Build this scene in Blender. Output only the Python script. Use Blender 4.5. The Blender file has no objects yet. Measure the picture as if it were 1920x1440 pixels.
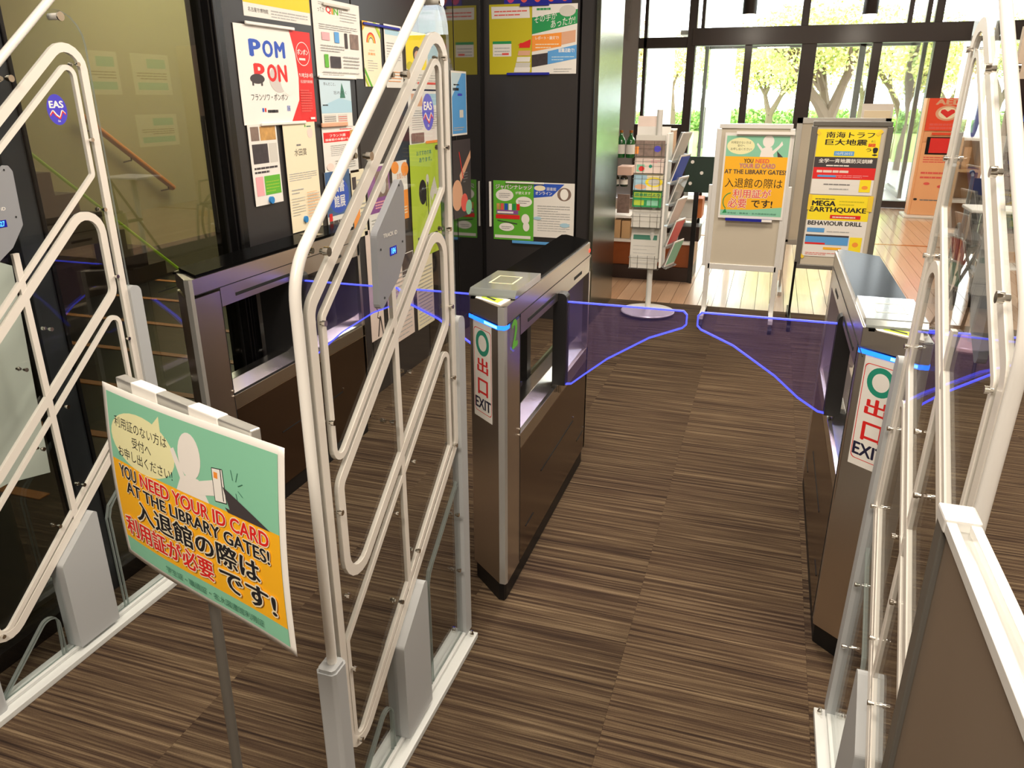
import bpy, math, random
from mathutils import Vector, Matrix
from math import sin, cos, pi, radians, hypot, atan2
random.seed(7)
C = bpy.context.scene.collection
SC = bpy.context.scene
# ---------------------------------------------------------------- camera, world, lights, exposure
F_PX = 1430.0
TH = math.atan(538 / 1430.0)
YW = math.atan(500 / (1430 / cos(TH)))
CH = 1.5
cam_d = bpy.data.cameras.new('camera')
cam = bpy.data.objects.new('camera', cam_d)
C.objects.link(cam)
cam_d.sensor_width = 36.0
cam_d.lens = 36.0 * F_PX / 1920
cam_d.clip_start = 0.05
cam_d.clip_end = 300
cam.location = (0, 0, CH)
cam.rotation_euler = (pi / 2 - TH, 0, YW)
SC.camera = cam
SC.view_settings.view_transform = 'Standard'
SC.view_settings.look = 'None'
SC.view_settings.gamma = 1
SC.view_settings.use_curve_mapping = False
SC.view_settings.exposure = 0.0
w = bpy.data.worlds.new('world')
SC.world = w
w.use_nodes = True
bgn = w.node_tree.nodes['Background']
bgn.inputs[0].default_value = (0.93, 0.97, 1.0, 1)
bgn.inputs[1].default_value = 7.5

def area(name, loc, size, power, col=(1, .93, .84), rot=(0, 0, 0), sy=None, spread=None):
    l = bpy.data.lights.new(name, 'AREA')
    l.energy = power
    l.color = col
    l.shape = 'RECTANGLE'
    l.size = size
    l.size_y = sy or size
    if spread: l.spread = spread
    o = bpy.data.objects.new(name, l)
    o.location = loc
    o.rotation_euler = rot
    C.objects.link(o)
    return o
WARM = (1, .87, .73)
area('ceiling_light_panel', (-0.7, 1.6, 2.86), 0.5, 34, WARM)
area('ceiling_light_panel', (0.9, 1.6, 2.86), 0.5, 30, WARM)
area('ceiling_light_panel', (-0.4, 3.7, 2.86), 0.5, 62, WARM)
area('ceiling_light_panel', (1.6, 4.3, 2.86), 0.5, 40, WARM)
area('ceiling_light_panel', (-0.3, -0.8, 2.86), 0.9, 100, WARM)
area('ceiling_light_panel', (2.6, 1.0, 2.86), 0.9, 50, WARM)
area('lobby_light_panel', (-0.2, 7.6, 3.55), 0.9, 80, (1, .88, .74))
area('lobby_light_panel', (2.6, 8.0, 3.55), 0.9, 80, (1, .88, .74))
area('hall_light_panel', (-4.4, 6.2, 2.8), 0.8, 27, (1, .80, .42))

_d = Vector((-sin(YW) * cos(TH), cos(YW) * cos(TH), -sin(TH)))
_r = Vector((cos(YW), sin(YW), 0))
_u = _r.cross(_d)
def ray(x, y): return _d + _r * ((x - 960) / F_PX) + _u * ((720 - y) / F_PX)
def at(x, y, X=None, Y=None, Z=None):      # photo measurement -> point on a plane of the place
    d = ray(x, y)
    t = X / d.x if X is not None else (Y / d.y if Y is not None else (Z - CH) / d.z)
    return Vector((0, 0, CH)) + d * t

# ---------------------------------------------------------------- materials
def lin(c):
    return tuple(((v / 255) / 12.92 if v / 255 <= .04045 else ((v / 255 + .055) / 1.055) ** 2.4) for v in c[:3]) + (1,)
M = {}
def mat(name, col, rough=.5, metal=0, spec=.5, emis=None, es=0, alpha=1, noise=0, nscale=20, bump=0, bscale=60, coat=0):
    m = bpy.data.materials.new(name)
    m.use_nodes = True
    nt = m.node_tree
    b = nt.nodes['Principled BSDF']
    b.inputs['Base Color'].default_value = lin(col)
    b.inputs['Roughness'].default_value = rough
    b.inputs['Metallic'].default_value = metal
    b.inputs['Specular IOR Level'].default_value = spec
    if coat: b.inputs['Coat Weight'].default_value = coat; b.inputs['Coat Roughness'].default_value = .08
    if emis:
        b.inputs['Emission Color'].default_value = lin(emis)
        b.inputs['Emission Strength'].default_value = es
    if noise:
        tc = nt.nodes.new('ShaderNodeTexCoord'); nz = nt.nodes.new('ShaderNodeTexNoise')
        nz.inputs['Scale'].default_value = nscale; nz.inputs['Detail'].default_value = 4
        mx = nt.nodes.new('ShaderNodeMix'); mx.data_type = 'RGBA'
        c = lin(col)
        mx.inputs[6].default_value = tuple(v * (1 - noise) for v in c[:3]) + (1,)
        mx.inputs[7].default_value = tuple(min(1, v * (1 + noise)) for v in c[:3]) + (1,)
        nt.links.new(tc.outputs['Object'], nz.inputs['Vector'])
        nt.links.new(nz.outputs['Fac'], mx.inputs[0])
        nt.links.new(mx.outputs[2], b.inputs['Base Color'])
    if bump:
        tc = nt.nodes.new('ShaderNodeTexCoord'); nz = nt.nodes.new('ShaderNodeTexNoise')
        nz.inputs['Scale'].default_value = bscale
        bp = nt.nodes.new('ShaderNodeBump'); bp.inputs['Strength'].default_value = bump; bp.inputs['Distance'].default_value = .002
        nt.links.new(tc.outputs['Object'], nz.inputs['Vector'])
        nt.links.new(nz.outputs['Fac'], bp.inputs['Height'])
        nt.links.new(bp.outputs[0], b.inputs['Normal'])
    M[name] = m
    return m
def clear(name, tint, gloss=.08, rough=.0, haze=0, hcol=(255, 255, 255), ior=1.45):
    m = bpy.data.materials.new(name); m.use_nodes = True
    nt = m.node_tree; nt.nodes.clear()
    out = nt.nodes.new('ShaderNodeOutputMaterial')
    tr = nt.nodes.new('ShaderNodeBsdfTransparent'); tr.inputs[0].default_value = lin(tint)
    gl = nt.nodes.new('ShaderNodeBsdfGlossy'); gl.inputs['Roughness'].default_value = rough
    lw = nt.nodes.new('ShaderNodeLayerWeight'); lw.inputs['Blend'].default_value = .5
    pw = nt.nodes.new('ShaderNodeMath'); pw.operation = 'POWER'; pw.inputs[1].default_value = 5
    nt.links.new(lw.outputs['Facing'], pw.inputs[0])
    f0 = ((ior - 1) / (ior + 1)) ** 2
    fr = nt.nodes.new('ShaderNodeMath'); fr.operation = 'MULTIPLY_ADD'; fr.inputs[1].default_value = (1 - f0) * .8; fr.inputs[2].default_value = f0
    nt.links.new(pw.outputs[0], fr.inputs[0])
    mx = nt.nodes.new('ShaderNodeMixShader')
    nt.links.new(fr.outputs[0], mx.inputs[0])
    last = tr
    if haze:
        df = nt.nodes.new('ShaderNodeBsdfTranslucent'); df.inputs[0].default_value = lin(hcol)
        dd = nt.nodes.new('ShaderNodeBsdfDiffuse'); dd.inputs[0].default_value = lin(hcol)
        m3 = nt.nodes.new('ShaderNodeMixShader'); m3.inputs[0].default_value = .5
        nt.links.new(df.outputs[0], m3.inputs[1]); nt.links.new(dd.outputs[0], m3.inputs[2])
        m2 = nt.nodes.new('ShaderNodeMixShader'); m2.inputs[0].default_value = haze
        nt.links.new(tr.outputs[0], m2.inputs[1]); nt.links.new(m3.outputs[0], m2.inputs[2])
        last = m2
    nt.links.new(last.outputs[0], mx.inputs[1]); nt.links.new(gl.outputs[0], mx.inputs[2])
    nt.links.new(mx.outputs[0], out.inputs[0])
    M[name] = m
    return m
def steel(name, col, rough, axis=2, lo=.95):
    m = mat(name, col, rough, 1.0)
    nt = m.node_tree; b = nt.nodes['Principled BSDF']
    tc = nt.nodes.new('ShaderNodeTexCoord'); mp = nt.nodes.new('ShaderNodeMapping')
    s = [900, 900, 900]; s[axis] = 6
    mp.inputs['Scale'].default_value = s
    nz = nt.nodes.new('ShaderNodeTexNoise'); nz.inputs['Scale'].default_value = 1; nz.inputs['Detail'].default_value = 3
    mr = nt.nodes.new('ShaderNodeMapRange'); mr.inputs[3].default_value = rough * .92; mr.inputs[4].default_value = rough * 1.08
    mx = nt.nodes.new('ShaderNodeMix'); mx.data_type = 'RGBA'; c = lin(col)
    mx.inputs[6].default_value = tuple(v * lo for v in c[:3]) + (1,); mx.inputs[7].default_value = c
    nt.links.new(tc.outputs['Object'], mp.inputs[0]); nt.links.new(mp.outputs[0], nz.inputs[0])
    nt.links.new(nz.outputs[0], mr.inputs[0]); nt.links.new(mr.outputs[0], b.inputs['Roughness'])
    nt.links.new(nz.outputs[0], mx.inputs[0]); nt.links.new(mx.outputs[2], b.inputs['Base Color'])
    return m
mat('strip_white', (226, 221, 212), .38)
mat('tube_white', (232, 230, 224), .3)
mat('grey_cover', (176, 180, 182), .42)
mat('plate_grey', (150, 154, 160), .35, .2)
mat('base_grey', (208, 212, 210), .4)
clear('acrylic', (248, 250, 250), ior=1.25)
clear('acrylic_edge', (205, 215, 212), haze=.35, hcol=(225, 232, 230))
clear('pane_glass', (252, 254, 253), ior=1.35)
clear('dark_glass', (225, 224, 212), ior=2.0)
clear('flap_glass', (230, 224, 244), haze=.04, hcol=(160, 150, 235), ior=1.3)
clear('clear_plastic', (235, 238, 238), haze=.12, hcol=(240, 242, 242))
mat('led_blue', (40, 60, 255), .4, emis=(78, 84, 255), es=1.7)
mat('led_strip', (40, 120, 255), .4, emis=(20, 95, 255), es=3.2)
mat('led_core', (160, 220, 255), .4, emis=(90, 190, 255), es=4.0)
mat('red_light', (255, 40, 20), .4, emis=(255, 40, 20), es=2.2)
mat('display_dark', (6, 10, 60), .2, emis=(10, 20, 190), es=.5)
mat('display_digit', (60, 160, 255), .3, emis=(70, 150, 255), es=3)
steel('steel', (214, 206, 196), .3)
steel('steel_dark', (128, 112, 98), .24, 1)
steel('steel_pillar', (148, 158, 152), .2)
mat('steel_bright', (214, 212, 206), .22, 1)
mat('chrome', (225, 222, 215), .12, 1)
mat('black_gloss', (10, 10, 10), .15, spec=.008)
mat('black_rubber', (14, 14, 16), .5)
mat('black_plinth', (10, 10, 11), .5)
mat('slot_black', (4, 4, 4), .8)
mat('reader_glass', (150, 157, 154), .12, .35, coat=.5)
mat('reader_mark', (236, 228, 190), .3, emis=(236, 225, 160), es=.25)
mat('wall_dark', (44, 42, 43), .38, noise=.08, nscale=3)
mat('wall_dark_gloss', (20, 20, 20), .05, spec=.8, coat=1)
mat('frame_black', (12, 12, 13), .25)
mat('mullion_grey', (62, 66, 70), .3, .5)
mat('frame_brown', (42, 33, 31), .4)
mat('wall_grey', (128, 124, 124), .6)
mat('wall_beige', (196, 180, 162), .7)
mat('wall_olive', (150, 140, 92), .7)
mat('ceiling_white', (210, 205, 196), .8)
mat('hall_floor', (30, 26, 24), .3)
mat('nosing_wood', (186, 122, 66), .45)
mat('handrail_wood', (190, 112, 40), .35)
mat('green_strip', (150, 190, 40), .4, emis=(150, 190, 40), es=.25)
mat('board_white', (205, 212, 202), .5)
mat('board_beige', (196, 188, 170), .5)
mat('alu', (206, 206, 202), .3, .7)
mat('alu_white', (226, 226, 222), .3, .2)
mat('alu_dark', (120, 118, 112), .35, .5)
mat('panel_brown', (120, 106, 92), .35, noise=.05, nscale=4)
mat('counter_brown', (138, 72, 30), .35, noise=.1, nscale=6)
mat('wood_dark', (46, 30, 24), .4)
mat('wood_light', (206, 168, 122), .45, noise=.1, nscale=10)
mat('wood_orange', (192, 112, 60), .45)
mat('bottle_green', (16, 92, 36), .06, coat=1)
mat('bottle_dark', (12, 40, 26), .06, coat=1)
mat('card_pink', (224, 190, 172), .6)
mat('card_tan', (190, 150, 110), .7)
mat('box_green', (28, 52, 42), .45)
mat('white', (240, 238, 232), .55)
mat('paper', (232, 230, 224), .55)
mat('paper_cream', (238, 228, 198), .6)
mat('paper_pink', (232, 214, 204), .6)
mat('paper_grey', (206, 204, 196), .6)
mat('teal', (138, 204, 172), .5)
mat('teal_dark', (34, 148, 122), .5)
mat('orange_y', (248, 184, 34), .5)
mat('bubble', (240, 238, 186), .5)
mat('red', (222, 38, 36), .5)
mat('red_soft', (226, 92, 84), .5)
mat('ink', (28, 26, 30), .6)
mat('ink_navy', (30, 28, 60), .6)
mat('ink_grey', (120, 120, 122), .6)
mat('ink_lite', (176, 178, 178), .6)
mat('ink_teal', (60, 120, 100), .6)
mat('char', (66, 60, 62), .6)
mat('figure_white', (240, 236, 230), .5)
mat('figure_shade', (205, 200, 196), .5)
mat('yellow', (248, 226, 40), .5)
mat('yellow_o', (250, 206, 30), .5)
mat('mustard', (196, 186, 30), .5)
mat('green', (36, 150, 84), .5)
mat('green_l', (96, 180, 50), .5)
mat('lime', (180, 206, 60), .5)
mat('blue', (40, 84, 190), .5)
mat('blue_d', (26, 34, 150), .4)
mat('blue_l', (90, 160, 222), .5)
mat('blue_p', (170, 208, 226), .5)
mat('sky_p', (196, 220, 232), .5)
mat('purple', (140, 82, 150), .5)
mat('violet_badge', (72, 66, 200), .35)
mat('pink', (240, 170, 176), .5)
mat('magenta', (200, 60, 120), .5)
mat('orange', (244, 152, 60), .5)
mat('salmon', (220, 170, 138), .5)
mat('aed_red', (232, 72, 36), .45)
mat('aed_body', (238, 178, 128), .5)
mat('photo_dark', (60, 52, 56), .5, noise=.6, nscale=40)
mat('photo_mid', (130, 110, 100), .5, noise=.6, nscale=35)
mat('photo_warm', (196, 150, 84), .5, noise=.5, nscale=35)
mat('photo_blue', (60, 96, 140), .5, noise=.6, nscale=22)
mat('magnet_blue', (40, 130, 200), .35)
mat('tape_yellow', (240, 206, 60), .5)
mat('asphalt', (180, 176, 168), .9)
mat('lawn', (150, 190, 90), .9, noise=.25, nscale=3)
mat('bark', (110, 92, 76), .9)
mat('leaf_green', (176, 200, 112), .8)
mat('leaf_yellow', (232, 222, 146), .8)
mat('leaf_orange', (232, 196, 140), .8)
mat('hedge', (140, 180, 100), .8)
mat('concrete', (214, 212, 206), .8)
mat('lamp_black', (30, 24, 24), .4)
mat('lamp_glow', (255, 250, 240), .4, emis=(255, 240, 215), es=6)
mat('gold_strip', (206, 140, 70), .22, .9)
mat('seat_dark', (26, 24, 26), .7)
for nm in ('leaf_green', 'leaf_yellow', 'leaf_orange', 'hedge'):
    pass
def carpet():
    m = mat('carpet', (90, 72, 50), .95, spec=.15)
    nt = m.node_tree; b = nt.nodes['Principled BSDF']; L = nt.links.new
    tc = nt.nodes.new('ShaderNodeTexCoord'); oi = nt.nodes.new('ShaderNodeObjectInfo')
    geo = nt.nodes.new('ShaderNodeNewGeometry')
    mul = nt.nodes.new('ShaderNodeVectorMath'); mul.operation = 'MULTIPLY'; mul.inputs[1].default_value = (1.3, 92, 1)
    cmb = nt.nodes.new('ShaderNodeCombineXYZ')
    mm = nt.nodes.new('ShaderNodeMath'); mm.operation = 'MULTIPLY'; mm.inputs[1].default_value = 37.0
    L(oi.outputs['Random'], mm.inputs[0]); L(mm.outputs[0], cmb.inputs[1]); L(mm.outputs[0], cmb.inputs[0])
    add = nt.nodes.new('ShaderNodeVectorMath'); add.operation = 'ADD'
    L(geo.outputs['Position'], mul.inputs[0]); L(mul.outputs[0], add.inputs[0]); L(cmb.outputs[0], add.inputs[1])
    n1 = nt.nodes.new('ShaderNodeTexNoise'); n1.inputs['Scale'].default_value = 1.0; n1.inputs['Detail'].default_value = 4; n1.inputs['Roughness'].default_value = .7
    L(add.outputs[0], n1.inputs['Vector'])
    cr = nt.nodes.new('ShaderNodeValToRGB'); e = cr.color_ramp.elements
    e[0].position = .33; e[0].color = lin((38, 29, 24)); e[1].position = .70; e[1].color = lin((124, 107, 84))
    x = e.new(.44); x.color = lin((63, 49, 38))
    x = e.new(.54); x.color = lin((86, 71, 54))
    L(n1.outputs['Fac'], cr.inputs[0])
    n2 = nt.nodes.new('ShaderNodeTexNoise'); n2.inputs['Scale'].default_value = 260; L(geo.outputs['Position'], n2.inputs['Vector'])
    mr = nt.nodes.new('ShaderNodeMapRange'); mr.inputs[3].default_value = .72; mr.inputs[4].default_value = 1.25; L(n2.outputs['Fac'], mr.inputs[0])
    r2 = nt.nodes.new('ShaderNodeMapRange'); r2.inputs[3].default_value = .82; r2.inputs[4].default_value = 1.1; L(oi.outputs['Random'], r2.inputs[0])
    k = nt.nodes.new('ShaderNodeMath'); k.operation = 'MULTIPLY'; L(mr.outputs[0], k.inputs[0]); L(r2.outputs[0], k.inputs[1])
    sc = nt.nodes.new('ShaderNodeVectorMath'); sc.operation = 'SCALE'; L(cr.outputs[0], sc.inputs[0]); L(k.outputs[0], sc.inputs['Scale'])
    L(sc.outputs[0], b.inputs['Base Color'])
    bp = nt.nodes.new('ShaderNodeBump'); bp.inputs['Strength'].default_value = .5; bp.inputs['Distance'].default_value = .003
    L(n1.outputs['Fac'], bp.inputs['Height']); L(bp.outputs[0], b.inputs['Normal'])
carpet()
def plank_mat():
    m = mat('plank', (190, 140, 92), .3, spec=.8, coat=.7)
    nt = m.node_tree; b = nt.nodes['Principled BSDF']; L = nt.links.new
    oi = nt.nodes.new('ShaderNodeObjectInfo'); geo = nt.nodes.new('ShaderNodeNewGeometry')
    mul = nt.nodes.new('ShaderNodeVectorMath'); mul.operation = 'MULTIPLY'; mul.inputs[1].default_value = (60, 2, 1)
    L(geo.outputs['Position'], mul.inputs[0])
    n1 = nt.nodes.new('ShaderNodeTexNoise'); n1.inputs['Scale'].default_value = 1.0; L(mul.outputs[0], n1.inputs['Vector'])
    a = nt.nodes.new('ShaderNodeMath'); a.operation = 'ADD'; L(n1.outputs[0], a.inputs[0]); L(oi.outputs['Random'], a.inputs[1])
    cr = nt.nodes.new('ShaderNodeValToRGB'); e = cr.color_ramp.elements
    e[0].position = .2; e[0].color = lin((184, 146, 112)); e[1].position = 1.0; e[1].color = lin((218, 184, 152))
    h = nt.nodes.new('ShaderNodeMath'); h.operation = 'MULTIPLY'; h.inputs[1].default_value = .62; L(a.outputs[0], h.inputs[0])
    L(h.outputs[0], cr.inputs[0]); L(cr.outputs[0], b.inputs['Base Color'])
plank_mat()

# ---------------------------------------------------------------- geometry helpers
class G:
    def __init__(s): s.v = []; s.f = []; s.m = []; s.slots = []
    def mi(s, m):
        if m not in s.slots: s.slots.append(m)
        return s.slots.index(m)
    def add(s, vs, fs, m):
        o = len(s.v); k = s.mi(m)
        s.v += [tuple(v) for v in vs]
        for f in fs: s.f.append([i + o for i in f]); s.m.append(k)
    def box(s, x0, x1, y0, y1, z0, z1, m, T=None):
        vs = [Vector((x, y, z)) for x in (x0, x1) for y in (y0, y1) for z in (z0, z1)]
        if T: vs = [T @ v for v in vs]
        s.add(vs, [(0, 1, 3, 2), (4, 6, 7, 5), (0, 4, 5, 1), (2, 3, 7, 6), (0, 2, 6, 4), (1, 5, 7, 3)], m)
    def prism(s, poly, ax, a, b, m, mside=None):
        n = len(poly)
        def P(p, t):
            return (t, p[0], p[1]) if ax == 'x' else ((p[0], t, p[1]) if ax == 'y' else (p[0], p[1], t))
        vs = [P(p, a) for p in poly] + [P(p, b) for p in poly]
        s.add(vs, [list(range(n)), list(range(2 * n - 1, n - 1, -1))], m)
        s.add(vs, [(i, (i + 1) % n, n + (i + 1) % n, n + i) for i in range(n)], mside or m)
    def tube(s, pts, r, m, n=8, closed=False, caps=True):
        pts = [Vector(p) for p in pts]; N = len(pts); vs = []; up = None
        rr = r if isinstance(r, (list, tuple)) else [r] * N
        for i, p in enumerate(pts):
            a = pts[(i - 1) % N] if (closed or i > 0) else p
            b = pts[(i + 1) % N] if (closed or i < N - 1) else p
            t = (b - a).normalized()
            if up is None: up = Vector((0, 0, 1)) if abs(t.z) < .9 else Vector((1, 0, 0))
            e = (up - t * up.dot(t)).normalized(); up = e; q = t.cross(e)
            vs += [p + (e * cos(2 * pi * k / n) + q * sin(2 * pi * k / n)) * rr[i] for k in range(n)]
        fs = []
        for i in range(N if closed else N - 1):
            j = (i + 1) % N
            fs += [(i * n + k, i * n + (k + 1) % n, j * n + (k + 1) % n, j * n + k) for k in range(n)]
        if caps and not closed: fs += [list(range(n - 1, -1, -1)), [(N - 1) * n + k for k in range(n)]]
        s.add(vs, fs, m)
    def cyl(s, p, q, r, m, n=16, r2=None): s.tube([p, q], [r, r if r2 is None else r2], m, n)
    def lathe(s, prof, m, c=(0, 0), n=20):      # prof: (radius, z)
        vs = [(c[0] + r * cos(2 * pi * k / n), c[1] + r * sin(2 * pi * k / n), z) for r, z in prof for k in range(n)]
        fs = [(i * n + k, i * n + (k + 1) % n, (i + 1) * n + (k + 1) % n, (i + 1) * n + k) for i in range(len(prof) - 1) for k in range(n)]
        fs += [list(range(n - 1, -1, -1)), [(len(prof) - 1) * n + k for k in range(n)]]
        s.add(vs, fs, m)
    def band(s, pts, w, x0, x1, m, closed=True):   # flat ribbon following a line in the y,z plane
        N = len(pts); L = []; R = []
        for i, p in enumerate(pts):
            a = pts[(i - 1) % N] if (closed or i) else p
            b = pts[(i + 1) % N] if (closed or i < N - 1) else p
            d1 = Vector((p[0] - a[0], p[1] - a[1])); d2 = Vector((b[0] - p[0], b[1] - p[1]))
            if d1.length < 1e-9: d1 = d2
            if d2.length < 1e-9: d2 = d1
            d1.normalize(); d2.normalize(); t = (d1 + d2)
            t = t.normalized() if t.length > 1e-6 else d1
            nn = Vector((-t.y, t.x)); k = w / 2 / max(.5, nn.dot(Vector((-d1.y, d1.x))))
            L.append((p[0] + nn.x * k, p[1] + nn.y * k)); R.append((p[0] - nn.x * k, p[1] - nn.y * k))
        vs = [(x1, *q) for q in L] + [(x1, *q) for q in R] + [(x0, *q) for q in L] + [(x0, *q) for q in R]
        fs = []
        for i in range(N if closed else N - 1):
            j = (i + 1) % N
            fs += [(i, j, N + j, N + i), (2 * N + j, 2 * N + i, 3 * N + i, 3 * N + j), (i, 2 * N + i, 2 * N + j, j), (N + j, 3 * N + j, 3 * N + i, N + i)]
        if not closed: fs += [(0, N, 3 * N, 2 * N), (N - 1, 3 * N - 1, 4 * N - 1, 2 * N - 1)]
        s.add(vs, fs, m)
    def obj(s, name, parent=None, loc=(0, 0, 0), bevel=0, smooth=False, T=None, **kw):
        me = bpy.data.meshes.new(name)
        vs = s.v
        if T: vs = [T @ Vector(v) for v in vs]
        me.from_pydata(vs, [], s.f)
        for m in s.slots: me.materials.append(M[m])
        me.polygons.foreach_set('material_index', s.m)
        if smooth:
            me.polygons.foreach_set('use_smooth', [True] * len(s.f))
        me.update()
        if smooth: me.set_sharp_from_angle(angle=radians(40))
        o = bpy.data.objects.new(name, me); C.objects.link(o)
        o.location = loc
        if parent: o.parent = parent
        if bevel:
            b = o.modifiers.new('bevel', 'BEVEL'); b.width = bevel; b.segments = 2; b.limit_method = 'ANGLE'
        for k, v in kw.items():
            if v: o[k] = v
        return o
def thing(name, label, category, loc=(0, 0, 0), rz=0, group=None):
    o = bpy.data.objects.new(name, None); C.objects.link(o)
    o.empty_display_size = .05
    o.location = loc; o.rotation_euler = (0, 0, rz)
    o['label'] = label; o['category'] = category
    if group: o['group'] = group
    return o
def struct(name, loc=(0, 0, 0)):
    o = bpy.data.objects.new(name, None); C.objects.link(o); o['kind'] = 'structure'; o.location = loc
    return o
def copy_tree(o, parent=None):
    c = o.copy(); C.objects.link(c); c.parent = parent
    for ch in list(KIDS(o)): copy_tree(ch, c)
    return c
def KIDS(o): return [x for x in C.objects if x.parent == o]
def fillet(poly, rs, n=7):
    out = []; N = len(poly)
    for i, p in enumerate(poly):
        r = rs[i] if isinstance(rs, (list, tuple)) else rs
        a = Vector(poly[i - 1]); b = Vector(poly[(i + 1) % N]); p = Vector(p)
        if not r: out.append(tuple(p)); continue
        u = (a - p).normalized(); v = (b - p).normalized()
        ang = math.acos(max(-1, min(1, u.dot(v)))); t = r / math.tan(ang / 2)
        c = p + (u + v).normalized() * (r / sin(ang / 2))
        s0 = p + u * t; s1 = p + v * t
        a0 = atan2(*(s0 - c).yx); a1 = atan2(*(s1 - c).yx)
        da = (a1 - a0 + pi) % (2 * pi) - pi
        out += [(c.x + r * cos(a0 + da * k / n), c.y + r * sin(a0 + da * k / n)) for k in range(n + 1)]
    return out
_tc = {}
def glyphs(s, bold=0):
    key = (s, bold)
    if key in _tc: return _tc[key]
    cu = bpy.data.curves.new('t', 'FONT'); cu.body = s; cu.resolution_u = 3; cu.offset = bold
    cu.fill_mode = 'FRONT'
    o = bpy.data.objects.new('t', cu); C.objects.link(o)
    me = bpy.data.meshes.new_from_object(o.evaluated_get(bpy.context.evaluated_depsgraph_get()))
    vs = [(v.co.x, v.co.y) for v in me.vertices]; fs = [list(p.vertices) for p in me.polygons]
    bpy.data.objects.remove(o); bpy.data.curves.remove(cu); bpy.data.meshes.remove(me)
    xs = [v[0] for v in vs] or [0]; ys = [v[1] for v in vs] or [0]
    _tc[key] = (vs, fs, (min(xs), max(xs), min(ys), max(ys)))
    return _tc[key]
class Print:
    """flat print laid on a sheet; u to the right, v up, n towards the viewer"""
    def __init__(s, o=(0, 0, 0), u=(1, 0, 0), v=(0, 0, 1), W=1, Hh=1, f=None):
        s.g = G(); s.o = Vector(o); s.u = Vector(u).normalized(); s.w = Vector(v).normalized()
        s.n = s.u.cross(s.w); s.W = W; s.H = Hh; s.k = 1; s.f = f
    def P(s, x, y, k):
        if s.f: return s.f(x * s.W, y * s.H, k)
        return s.o + s.u * (x * s.W) + s.w * (y * s.H) + s.n * (.0003 + k * .00003)
    def poly(s, pts, m, k=None):
        s.k += 1; k = k or s.k
        s.g.add([s.P(x, y, k) for x, y in pts], [list(range(len(pts)))], m)
    def rect(s, x0, y0, x1, y1, m, k=None): s.poly([(x0, y0), (x1, y0), (x1, y1), (x0, y1)], m, k)
    def ell(s, cx, cy, rx, ry, m, n=24, a0=0, a1=2 * pi):
        s.poly([(cx + rx * cos(a0 + (a1 - a0) * i / n), cy + ry * sin(a0 + (a1 - a0) * i / n)) for i in range(n + (a1 - a0 < 6.2))], m)
    def ring(s, cx, cy, rx, ry, th, m, n=28, a0=0, a1=2 * pi):
        s.k += 1
        A = [a0 + (a1 - a0) * i / n for i in range(n + 1)]
        vs = [s.P(cx + rx * cos(a), cy + ry * sin(a), s.k) for a in A] + [s.P(cx + rx * (1 - th) * cos(a), cy + ry * (1 - th) * sin(a), s.k) for a in A]
        s.g.add(vs, [(i, i + 1, n + 2 + i, n + 1 + i) for i in range(n)], m)
    def frame(s, x0, y0, x1, y1, t, m):
        ty = t * s.W / s.H; k = s.k + 1
        s.rect(x0, y0, x1, y0 + ty, m, k); s.rect(x0, y1 - ty, x1, y1, m, k); s.rect(x0, y0 + ty, x0 + t, y1 - ty, m, k); s.rect(x1 - t, y0 + ty, x1, y1 - ty, m, k)
    def line(s, pts, t, m):
        s.k += 1; q = []
        for i in range(len(pts) - 1):
            a = Vector((pts[i][0] * s.W, pts[i][1] * s.H)); b = Vector((pts[i + 1][0] * s.W, pts[i + 1][1] * s.H))
            d = (b - a).normalized() * (t / 2); nn = Vector((-d.y, d.x))
            s.g.add([s.P(p.x / s.W, p.y / s.H, s.k) for p in (a - nn, b - nn, b + nn, a + nn)], [(0, 1, 2, 3)], m)
    def text(s, t, x0, y0, x1, y1, m, bold=0, halo=None, slant=0):
        vs, fs, b0 = glyphs(t)
        if not vs: return
        sx = (x1 - x0) / max(1e-6, b0[1] - b0[0]); sy = (y1 - y0) / max(1e-6, b0[3] - b0[2])
        def put(dx, dy, mm):
            s.k += .25
            s.g.add([s.P(x0 + (v[0] - b0[0] + dx) * sx, y0 + (v[1] - b0[2] + dy) * sy + slant * (v[0] - b0[0]) * sx, s.k) for v in vs], fs, mm)
        s.k += 1
        if halo:
            r = .045 + bold
            for q in range(8): put(r * cos(q * pi / 4), r * sin(q * pi / 4), halo)
            s.k += 1
        if bold > .015:
            for q in (-1, 1): put(q * bold, 0, m); put(0, q * bold * .6, m)
        put(0, 0, m)
    def rows(s, x0, y0, x1, y1, n, m, fill=.4, gap=.0):
        h = (y1 - y0) / n; s.k += 1
        for i in range(n):
            x = x0; yy = y0 + i * h
            end = x1 if i % 4 else x0 + (x1 - x0) * random.uniform(.5, .95)
            while x < end - 1e-4:
                L = min(end - x, (x1 - x0) * random.uniform(.05, .22))
                s.rect(x, yy, x + L, yy + h * fill, m, s.k)
                x += L + (x1 - x0) * .015
def sheet(name, label, cat, o, u, v, W, Hh, paper='paper', group=None, draw=None, tilt=0, th=.0012, f=None):
    """a sheet of paper (thin solid) with its print as a child"""
    o = Vector(o); u = Vector(u).normalized(); v = Vector(v).normalized()
    if tilt:
        R = Matrix.Rotation(tilt, 3, u.cross(v)); u = R @ u; v = R @ v
    n = u.cross(v); g = G()
    c = [o, o + u * W, o + u * W + v * Hh, o + v * Hh]
    base = o + u * (W / 2)
    vs = [p - n * th - base for p in c] + [p - base for p in c]
    g.add(vs, [(0, 3, 2, 1), (4, 5, 6, 7), (0, 1, 5, 4), (1, 2, 6, 5), (2, 3, 7, 6), (3, 0, 4, 7)], paper)
    ob = g.obj(name, loc=base, label=label, category=cat, group=group)
    if draw:
        p = Print(o - base, u, v, W, Hh); draw(p)
        if p.g.v: p.g.obj('print', ob)
    return ob

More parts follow.
